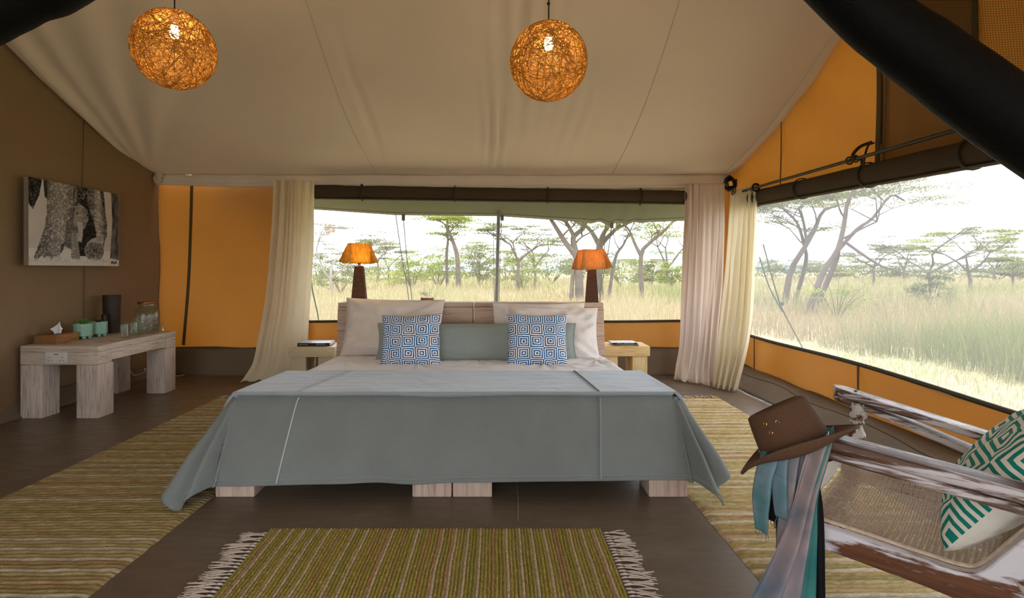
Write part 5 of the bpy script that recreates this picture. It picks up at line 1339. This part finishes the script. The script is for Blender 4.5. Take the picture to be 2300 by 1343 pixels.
# ------------------------------------------------------------------ plantation armchair at the right
CB = Vector((0.816, 1.568, 0)); CU = Vector((0.733, -0.681, 0)).normalized(); CW = Vector((0.681, 0.733, 0)).normalized()
def ch(t, s, z): return CB+CU*t+CW*s+Vector((0, 0, z))
chair = thing('plantation_chair', 'long-armed plantation chair in chipped white paint with a cane seat', 'armchair', ch(0.4, 0.33, 0))
crot = Matrix((CU, CW, Vector((0, 0, 1)))).transposed()
def in_chair(mb, name, mat, angle=40, **kw):
    """build with the object's own axes along the chair so that the grain follows the wood"""
    o = mb.build(name, mat, None, loc=(0, 0, 0), angle=angle, **kw)
    inv = crot.inverted(); org = ORIG[chair.name]
    for v in o.data.vertices: v.co = inv @ (v.co-org)
    o.parent = chair; o.location = (0, 0, 0); o.rotation_euler = crot.to_euler(); ORIG[o.name] = org
    return o
def slab(path, w, th, seed=0, round_=True, groove=True):
    """long arm board with rounded nose: path rows (t, s, z) along the top centre line"""
    mb = MB(); pts = []; n = 40
    prof = [(-0.5, -0.30), (-0.46, -0.12), (-0.5, -0.04), (-0.44, 0.0), (0.44, 0.0), (0.5, -0.04), (0.46, -0.12), (0.5, -0.30), (0.5, -0.80), (0.44, -1.0), (-0.44, -1.0), (-0.5, -0.80)]
    m = len(prof)
    ring = []
    for i in range(n+1):
        q = i/n; t = smooth_pl([(r[3], r[0]) for r in path], q); s = smooth_pl([(r[3], r[1]) for r in path], q); z = smooth_pl([(r[3], r[2]) for r in path], q)
        ww = w
        if round_:
            e = min(q, 1-q)*n; 
            if e < 4: ww = w*math.sqrt(max(0.0, 1-(1-e/4)**2))*0.999+0.004
        ring.append([ch(t, s+a*ww, z+b*th) for a, b in prof])
    b = mb.add([p for r in ring for p in r], [])
    for i in range(n):
        for j in range(m):
            k = (j+1) % m; mb.f.append((b+i*m+j, b+i*m+k, b+(i+1)*m+k, b+(i+1)*m+j))
    mb.f.append(tuple(b+j for j in range(m))[::-1]); mb.f.append(tuple(b+n*m+j for j in range(m)))
    return mb
def path(*rows): return [(t, s, z, i/(len(rows)-1)) for i, (t, s, z) in enumerate(rows)]
S0, S1 = 0.03, 0.645
in_chair(slab(path((-0.03, 0.0, 0.617), (0.24, 0.0, 0.590), (0.56, 0.012, 0.556)), 0.082, 0.030), 'arm', M['chair_brown'])
in_chair(slab(path((-0.025, 0.0, 0.585), (0.24, 0.0, 0.559), (0.55, 0.012, 0.524)), 0.076, 0.024), 'swing_leg_rest', M['chair_brown'])
in_chair(slab(path((-0.01, 0.66, 0.620), (0.22, 0.66, 0.570), (0.60, 0.655, 0.490)), 0.078, 0.026), 'arm', M['chair_brown'])
in_chair(slab(path((-0.012, 0.665, 0.594), (0.20, 0.66, 0.535), (0.58, 0.60, 0.420)), 0.070, 0.024), 'swing_leg_rest', M['chair_brown'])
mb = MB(); mb.lathe([(0, 0), (0.006, 0), (0.005, 0.004), (0, 0.005)], 10, ch(0.06, 0.66, 0.606)); in_chair(mb, 'screw_cap', M['iron'])
def turned(prof, p0, p1, name='front_leg'):
    mb = MB(); ax = p1-p0; mb.lathe([(r, z*ax.length) for r, z in prof], 18, p0, ax); return in_chair(mb, name, M['chair_turn'])
POST = [(0.0, 0.0), (0.022, 0.0), (0.024, 0.05), (0.017, 0.09), (0.022, 0.14), (0.017, 0.18), (0.020, 0.3), (0.030, 0.42), (0.031, 0.5), (0.020, 0.60), (0.017, 0.64), (0.024, 0.68), (0.019, 0.72), (0.030, 0.78), (0.032, 0.90), (0.030, 1.0), (0.0, 1.0)]
LEGP = [(0.0, 0.0), (0.013, 0.0), (0.017, 0.05), (0.022, 0.14), (0.017, 0.18), (0.020, 0.22), (0.028, 0.42), (0.029, 0.55), (0.019, 0.66), (0.024, 0.70), (0.018, 0.74), (0.028, 0.80), (0.028, 1.0), (0.0, 1.0)]
for s, zt in ((0.012, 0.556), (0.655, 0.570)):
    turned(POST, ch(0.052, s, 0.34), ch(0.070, s, zt), 'arm_post')
    turned(LEGP, ch(0.0, s+0.0, 0.013), ch(0.050, s, 0.37))
    mb = MB(); mb.box((-0.03, -0.03, -0.05), (0.03, 0.03, 0.045), 0.005); m = crot; mb.v = [ch(0.052, s, 0.335)+m @ v for v in mb.v]; in_chair(mb, 'corner_block', M['chair_white'])
    # back leg
    mb = MB(); b0, b1 = ch(0.66, s, 0.02), ch(0.50, s, 0.36); mb.tube([b0, lerp(b0, b1, 0.5), b1], [0.018, 0.024, 0.028], 10); in_chair(mb, 'back_leg', M['chair_turn'])
SEATZ = [(0.04, 0.352), (0.15, 0.347), (0.30, 0.336), (0.40, 0.334), (0.432, 0.360), (0.458, 0.398), (0.494, 0.450), (0.60, 0.600), (0.75, 0.815), (0.88, 1.000)]
ARC = [0.0]
for a, b in zip(SEATZ, SEATZ[1:]): ARC.append(ARC[-1]+math.hypot(b[0]-a[0], b[1]-a[1]))
def back_path(q):
    """arc length 0..1 along the seat and up the back"""
    L = q*ARC[-1]; return smooth_pl(list(zip(ARC, [r[0] for r in SEATZ])), L), smooth_pl(list(zip(ARC, [r[1] for r in SEATZ])), L)
def rail(s, w, depth, mat, name, d0=0.0):
    mb = MB(); n = 90; rings = []
    for i in range(n+1):
        q = i/n; t, z = back_path(q); t2, z2 = back_path(min(1, q+0.01)); t1, z1 = back_path(max(0, q-0.01))
        d = Vector((t2-t1, z2-z1)).normalized(); nn = Vector((d.y, -d.x))        # downwards / rearwards
        dep = depth*(1+0.55*math.exp(-((t-0.47)/0.07)**2))
        rings.append([ch(t, s-w/2, z)+Vector((0, 0, 0)), ch(t, s+w/2, z), ch(t+nn.x*dep, s+w/2, z+nn.y*dep), ch(t+nn.x*dep, s-w/2, z+nn.y*dep)])
    b = mb.add([p for r in rings for p in r], [])
    for i in range(n):
        for j in range(4):
            k = (j+1) % 4; mb.f.append((b+i*4+j, b+i*4+k, b+(i+1)*4+k, b+(i+1)*4+j))
    mb.f += [(b+3, b+2, b+1, b), tuple(b+n*4+j for j in range(4))]
    o = in_chair(mb, name, mat, angle=40)
    bv = o.modifiers.new('soft_edge', 'BEVEL'); bv.width = 0.004; bv.segments = 2; bv.limit_method = 'ANGLE'
    return o
rail(S0-0.012, 0.034, 0.062, M['chair_white'], 'side_rail'); rail(S1, 0.034, 0.062, M['chair_white'], 'side_rail')
mb = MB(); mb.box((-0.018, -0.30, -0.032), (0.018, 0.30, 0.018), 0.006); mb.v = [ch(0.062, 0.335, 0.312)+crot @ v for v in mb.v]; in_chair(mb, 'front_rail', M['chair_white'])
mb = MB(); mb.box((-0.018, -0.30, -0.03), (0.018, 0.30, 0.03), 0.006); mb.v = [ch(0.875, 0.335, 0.985)+crot @ v for v in mb.v]; in_chair(mb, 'top_rail', M['chair_white'])
mb = MB(); mb.tube([ch(back_path(q)[0], S0+0.010, back_path(q)[1]+0.004) for q in np.linspace(0.0, 1, 90)], 0.005, 6); in_chair(mb, 'cane_binding', M['cane'])
def seat(q, s):
    t, z = back_path(q); t2, z2 = back_path(min(1, q+0.01)); t1, z1 = back_path(max(0, q-0.01))
    d = Vector((t2-t1, z2-z1)).normalized(); nn = Vector((d.y, -d.x)); e = 1-((s-0.335)/0.305)**2
    sag = 0.040*e*min(1, q/0.15)+0.006
    return ch(t+nn.x*sag*0.9, s, z+nn.y*sag*0.9+0.003)
mb = MB()
def strip_(pts, w, lift):
    n = len(pts); vs = []
    for i, p in enumerate(pts):
        d = (pts[min(i+1, n-1)]-pts[max(i-1, 0)]).normalized(); sd_ = d.cross(Vector((-0.45*CU.x, -0.45*CU.y, 0.9))).normalized()*w/2
        l = Vector((0, 0, lift)); vs += [p-sd_+l, p+sd_+l]
    b = mb.add(vs, [])
    for i in range(n-1): mb.f.append((b+2*i, b+2*i+1, b+2*i+3, b+2*i+2))
LQ = 0.96
nq = 78
for i in range(nq):
    for dq in (-0.0030, 0.0030):
        q = 0.004+LQ*(i+0.5)/nq+dq; strip_([seat(q, s) for s in np.linspace(0.035, 0.635, 22)], 0.0034, 0.0010)
for i in range(44):
    for ds in (-0.0022, 0.0022):
        s = lerp(0.045, 0.628, (i+0.5)/44)+ds; strip_([seat(q, s) for q in np.linspace(0.0, LQ+0.02, 72)], 0.0030, 0.0)
for sg in (1, -1):
    for i in range(-96, 96):
        pts = []
        for q in np.linspace(0.0, LQ+0.02, 72):
            s = 0.045+0.583*(i/44)+sg*(q*ARC[-1])*0.92+(0 if sg > 0 else 0.2)
            if 0.035 < s < 0.635: pts.append(seat(q, s))
        if len(pts) > 1: strip_(pts, 0.0030, 0.0022 if sg > 0 else 0.0030)
cw = in_chair(mb, 'cane_weave', M['cane'], angle=180); cw['kind'] = 'stuff'
cu_up = (CU*math.sin(0.62)+Vector((0, 0, math.cos(0.62))))
mbp, nbp = pillow_pts(0.44, 0.44, 0.17, pinch=0.06, n=36, seed=9, wr=0.010)
cc_ = ch(0.375, 0.305, 0.325)+cu_up*0.215+(-CU*math.cos(0.62)+Vector((0, 0, math.sin(0.62))))*0.03
place(mbp, cc_, CW*-1, cu_up)
gc = thing('square_cushion', 'cream cushion printed with green nested squares, leaning in the armchair', 'cushion', cc_)
fr = MB(); fr.v = mbp.v[:nbp]; fr.f = [f for f in mbp.f if max(f) < nbp]; fr.uv = {k: v for k, v in mbp.uv.items() if k < nbp}
bk = MB(); bk.v = mbp.v[nbp:]; bk.f = [tuple(i-nbp for i in f) for f in mbp.f if min(f) >= nbp]
fr.build('front_cover', M['green_sq'], gc, angle=180); bk.build('back_cover', M['cream_back'], gc, angle=180)

# ------------------------------------------------------------------ hat on the arm end
HC = at(1792, 1010, 1.49); HA = Vector((-0.32, 0.30, 0.90)).normalized(); H1 = Vector((0.546, 1.0, -0.327)).cross(HA).normalized(); H1 = H1 if H1.x > 0 else -H1; H2 = HA.cross(H1)
if H2.y > 0: H2 = -H2
hat = thing('felt_hat', 'brown felt hat with a teal band hung on the near chair arm', 'hat', HC)
def hp(a, b, h): return HC+H1*a+H2*b+HA*h
def brim(s, t):
    th = 2*PI*s; r0 = 0.090; c, d = math.cos(th), math.sin(th)
    ra, rb = lerp(r0, 0.158, t), lerp(0.078, 0.142, t)
    up = 0.030*t*t*(abs(d)**2)-0.016*t*t*(abs(c)**3)*(1 if c < 0 else 0.15)+0.016*t*(max(0, c)**3)
    return hp(ra*c, rb*d*(1-0.12*t*abs(d)), up+0.003*math.sin(3*th))
mb = MB(); mb.grid(brim, 72, 12); mb.build('brim', M['felt'], hat, solid=0.006, offset=0, weld=True, angle=180)
mb = MB(); mb.tube([brim(s, 1.0) for s in np.linspace(0, 1, 73)], 0.0042, 6); mb.build('brim_edge', M['felt'], hat, angle=180)
def crown(s, t):
    th = 2*PI*s; c, d = math.cos(th), math.sin(th)
    if t < 0.7:
        k = t/0.7; h = 0.118*k*(1+0.05*c*k); ra = lerp(0.092, 0.080, k**1.5); rb = lerp(0.079, 0.056, k**1.3)
        rb *= 1-0.20*k*max(0, -c)**2
        return hp(ra*c-0.004*k, rb*d, h)
    k = (t-0.7)/0.3; ra, rb = 0.080*(1-k), 0.056*(1-k); e = 1-k
    rb *= 1-0.20*max(0, -c)**2
    x = ra*c-0.004; h = 0.118*(1+0.05*c)+0.012*math.sin(PI*min(1, k*2))-0.034*(k**1.2)*(1 if True else 0)
    return hp(x*(1 if k < 0.9 else 1), rb*d, h)
mb = MB(); mb.grid(crown, 64, 30); mb.build('crown', M['felt'], hat, weld=True, angle=180)
def band(s, t):
    p = crown(s, 0.02+0.125*t); ctr = HC+HA*(p-HC).dot(HA); return p+(p-ctr).normalized()*0.0025
mb = MB(); mb.grid(band, 64, 3); mb.build('hat_band', M['band'], hat, solid=0.001, weld=True, angle=180)
for s_, t_2 in ((0.335, 0.55), (0.275, 0.52), (0.325, 0.40)):
    p = crown(s_, t_2) if H2.dot(Vector((0, -1, 0))) > 0 else crown(-s_, t_2)
    q = crown(s_+0.01, t_2); q2 = crown(s_, t_2+0.02); nn = (q-p).cross(q2-p).normalized()
    if nn.y > 0: nn = -nn
    e1 = nn.orthogonal().normalized(); e2 = nn.cross(e1)
    mb = MB(); mb.tube([p+nn*0.001+(e1*math.cos(a)+e2*math.sin(a))*0.0042 for a in np.linspace(0, 2*PI, 13)], 0.0013, 5); mb.build('eyelet', M['brass'], hat)

# ------------------------------------------------------------------ scarves and cloth bag on the arm
def dyed(name, stops, sc=9):
    t = NT(name); co = t.coords('Object', (1, 1, 1)); n_ = t.noise(co, sc, 3, 0.5, 0.4); f = t.noise(co, 300, 2)
    col = t.ramp(n_, [(p, lin(c)) for p, c in stops])
    tt = t.transl((1, 1, 1, 1)); t.l(col, tt.node.inputs[0])
    return t.end(t.mixsh(0.12, t.pbr(col, 0.9, t.bump(f, 0.25, 0.002), spec=0.1), tt))
M['scarf_teal'] = dyed('teal_dyed_gauze', [(0.35, (86, 128, 134)), (0.55, (126, 148, 156)), (0.7, (64, 116, 118))])
M['scarf_mauve'] = dyed('mauve_dyed_gauze', [(0.3, (150, 134, 138)), (0.5, (172, 156, 156)), (0.7, (120, 140, 152))])
M['scarf_green'] = dyed('deep_teal_gauze', [(0.35, (52, 112, 108)), (0.65, (84, 140, 134))])
M['scarf_main'] = dyed('grey_mauve_gauze', [(0.32, (98, 112, 124)), (0.5, (150, 136, 140)), (0.68, (178, 158, 150))], 7)
def strand(o, name, mat, rows_, folds=2, amp=0.012, fr=0, seed=0):
    """rows: (px, py, width px, Y)"""
    n = len(rows_)-1
    def f(s, t):
        px = smooth_pl([(i/n, r[0]) for i, r in enumerate(rows_)], t); py = smooth_pl([(i/n, r[1]) for i, r in enumerate(rows_)], t)
        w = smooth_pl([(i/n, r[2]) for i, r in enumerate(rows_)], t); Y = smooth_pl([(i/n, r[3]) for i, r in enumerate(rows_)], t)
        a = (s-0.5); p = at(px+a*w, py, Y)
        p.y += amp*(math.sin(2*PI*folds*s+seed+0.8*math.sin(t*3+seed))+0.5*nz(s*4, t*4, seed))-0.02*(1-4*a*a)
        return p
    mb = MB(); mb.grid(f, 24, 50); mb.build(name, mat, o, solid=0.002, offset=0, angle=180)
    if fr:
        mb = MB()
        for i in range(fr):
            p = f((i+0.5)/fr, 1.0); mb.tube([p, p+Vector((R.gauss(0, 0.002), 0, -0.007)), p+Vector((R.gauss(0, 0.004), 0, -0.016))], 0.0008, 4)
        q = mb.build('fringe', mat, o); q['kind'] = 'stuff'
sc_ = thing('gauze_scarf', 'teal and mauve dyed gauze scarf trailing from under the hat', 'scarf', at(1800, 1000, 1.46))
strand(sc_, 'scarf_end', M['scarf_teal'], [(1735, 1012, 34, 1.49), (1727, 1040, 40, 1.465), (1716, 1085, 38, 1.46), (1710, 1140, 32, 1.46), (1708, 1188, 20, 1.46)], 1, 0.010, 6, 1)
strand(sc_, 'scarf_end', M['scarf_teal'], [(1766, 1000, 24, 1.485), (1756, 1032, 30, 1.46), (1752, 1085, 34, 1.45), (1757, 1160, 26, 1.45)], 1, 0.008, 8, 2)
strand(sc_, 'scarf_fold', M['scarf_mauve'], [(1806, 984, 40, 1.48), (1793, 1020, 40, 1.455), (1780, 1080, 36, 1.445), (1771, 1140, 34, 1.445), (1766, 1220, 40, 1.44), (1764, 1300, 44, 1.44)], 1.5, 0.010, 0, 3)
strand(sc_, 'scarf_fold', M['scarf_green'], [(1860, 956, 22, 1.485), (1855, 980, 34, 1.455), (1838, 1040, 40, 1.43), (1818, 1120, 36, 1.425), (1814, 1200, 40, 1.42), (1808, 1280, 46, 1.42), (1800, 1370, 54, 1.42), (1795, 1440, 60, 1.42)], 1, 0.008, 0, 4)
strand(sc_, 'scarf_fold', M['scarf_main'], [(1848, 962, 34, 1.48), (1838, 990, 50, 1.45), (1822, 1045, 52, 1.42), (1803, 1115, 48, 1.41), (1786, 1190, 56, 1.40), (1764, 1265, 80, 1.39), (1738, 1345, 112, 1.38), (1712, 1430, 140, 1.37)], 2, 0.012, 0, 5)
bs = thing('black_scarf', 'thin black scarf hanging behind the teal and mauve one', 'scarf', at(1820, 1150, 1.47))
strand(bs, 'scarf_fold', M['black_cloth'], [(1800, 1000, 80, 1.50), (1812, 1060, 50, 1.48), (1822, 1130, 48, 1.465), (1828, 1220, 44, 1.455), (1832, 1330, 40, 1.45), (1836, 1430, 40, 1.45)], 1.5, 0.008, 0, 6)
strand(bs, 'scarf_fold', M['black_cloth'], [(1772, 1000, 40, 1.49), (1764, 1080, 34, 1.48), (1758, 1160, 26, 1.475), (1756, 1262, 18, 1.47)], 1, 0.006, 0, 7)
strand(bs, 'scarf_end', M['black_cloth'], [(1742, 1040, 20, 1.49), (1736, 1100, 20, 1.49), (1731, 1164, 18, 1.49)], 1, 0.004, 6, 8)
rdm = thing('red_scarf', 'sliver of red cloth showing under the hat brim between the scarf ends', 'scarf', at(1750, 1010, 1.48))
strand(rdm, 'scarf_fold', m_fabric('crimson_cloth', (150, 26, 60), fine=300), [(1758, 1000, 14, 1.485), (1750, 1010, 13, 1.472), (1745, 1036, 8, 1.472)], 1, 0.003, 0, 9)
bg = thing('cloth_bag', 'small cream and black cloth pouch hanging beside the near chair arm', 'bag', at(1862, 1040, 1.53))
def bag(s, t):
    a = PI*(s-0.5)*1.0; px = 1862+30*math.sin(a)*(1-0.30*t*t)+8*t*0-10*t; py = 1000+88*t-24*t*math.sin(a)
    p = at(px, py, 1.53-0.035*math.cos(a)*math.sin(PI*min(1, 0.25+0.75*t))); p.y += 0.003*nz(s*6, t*6); return p
mb = MB(); mb.grid(lambda s, t: bag(s, lerp(0.42, 1, t)), 24, 14); mb.build('lower_panel', M['cream_back'], bg, solid=0.003, angle=180)
mb = MB(); mb.grid(lambda s, t: bag(s, lerp(0, 0.42, t)), 24, 10); mb.build('upper_panel', M['black_cloth'], bg, solid=0.003, angle=180)
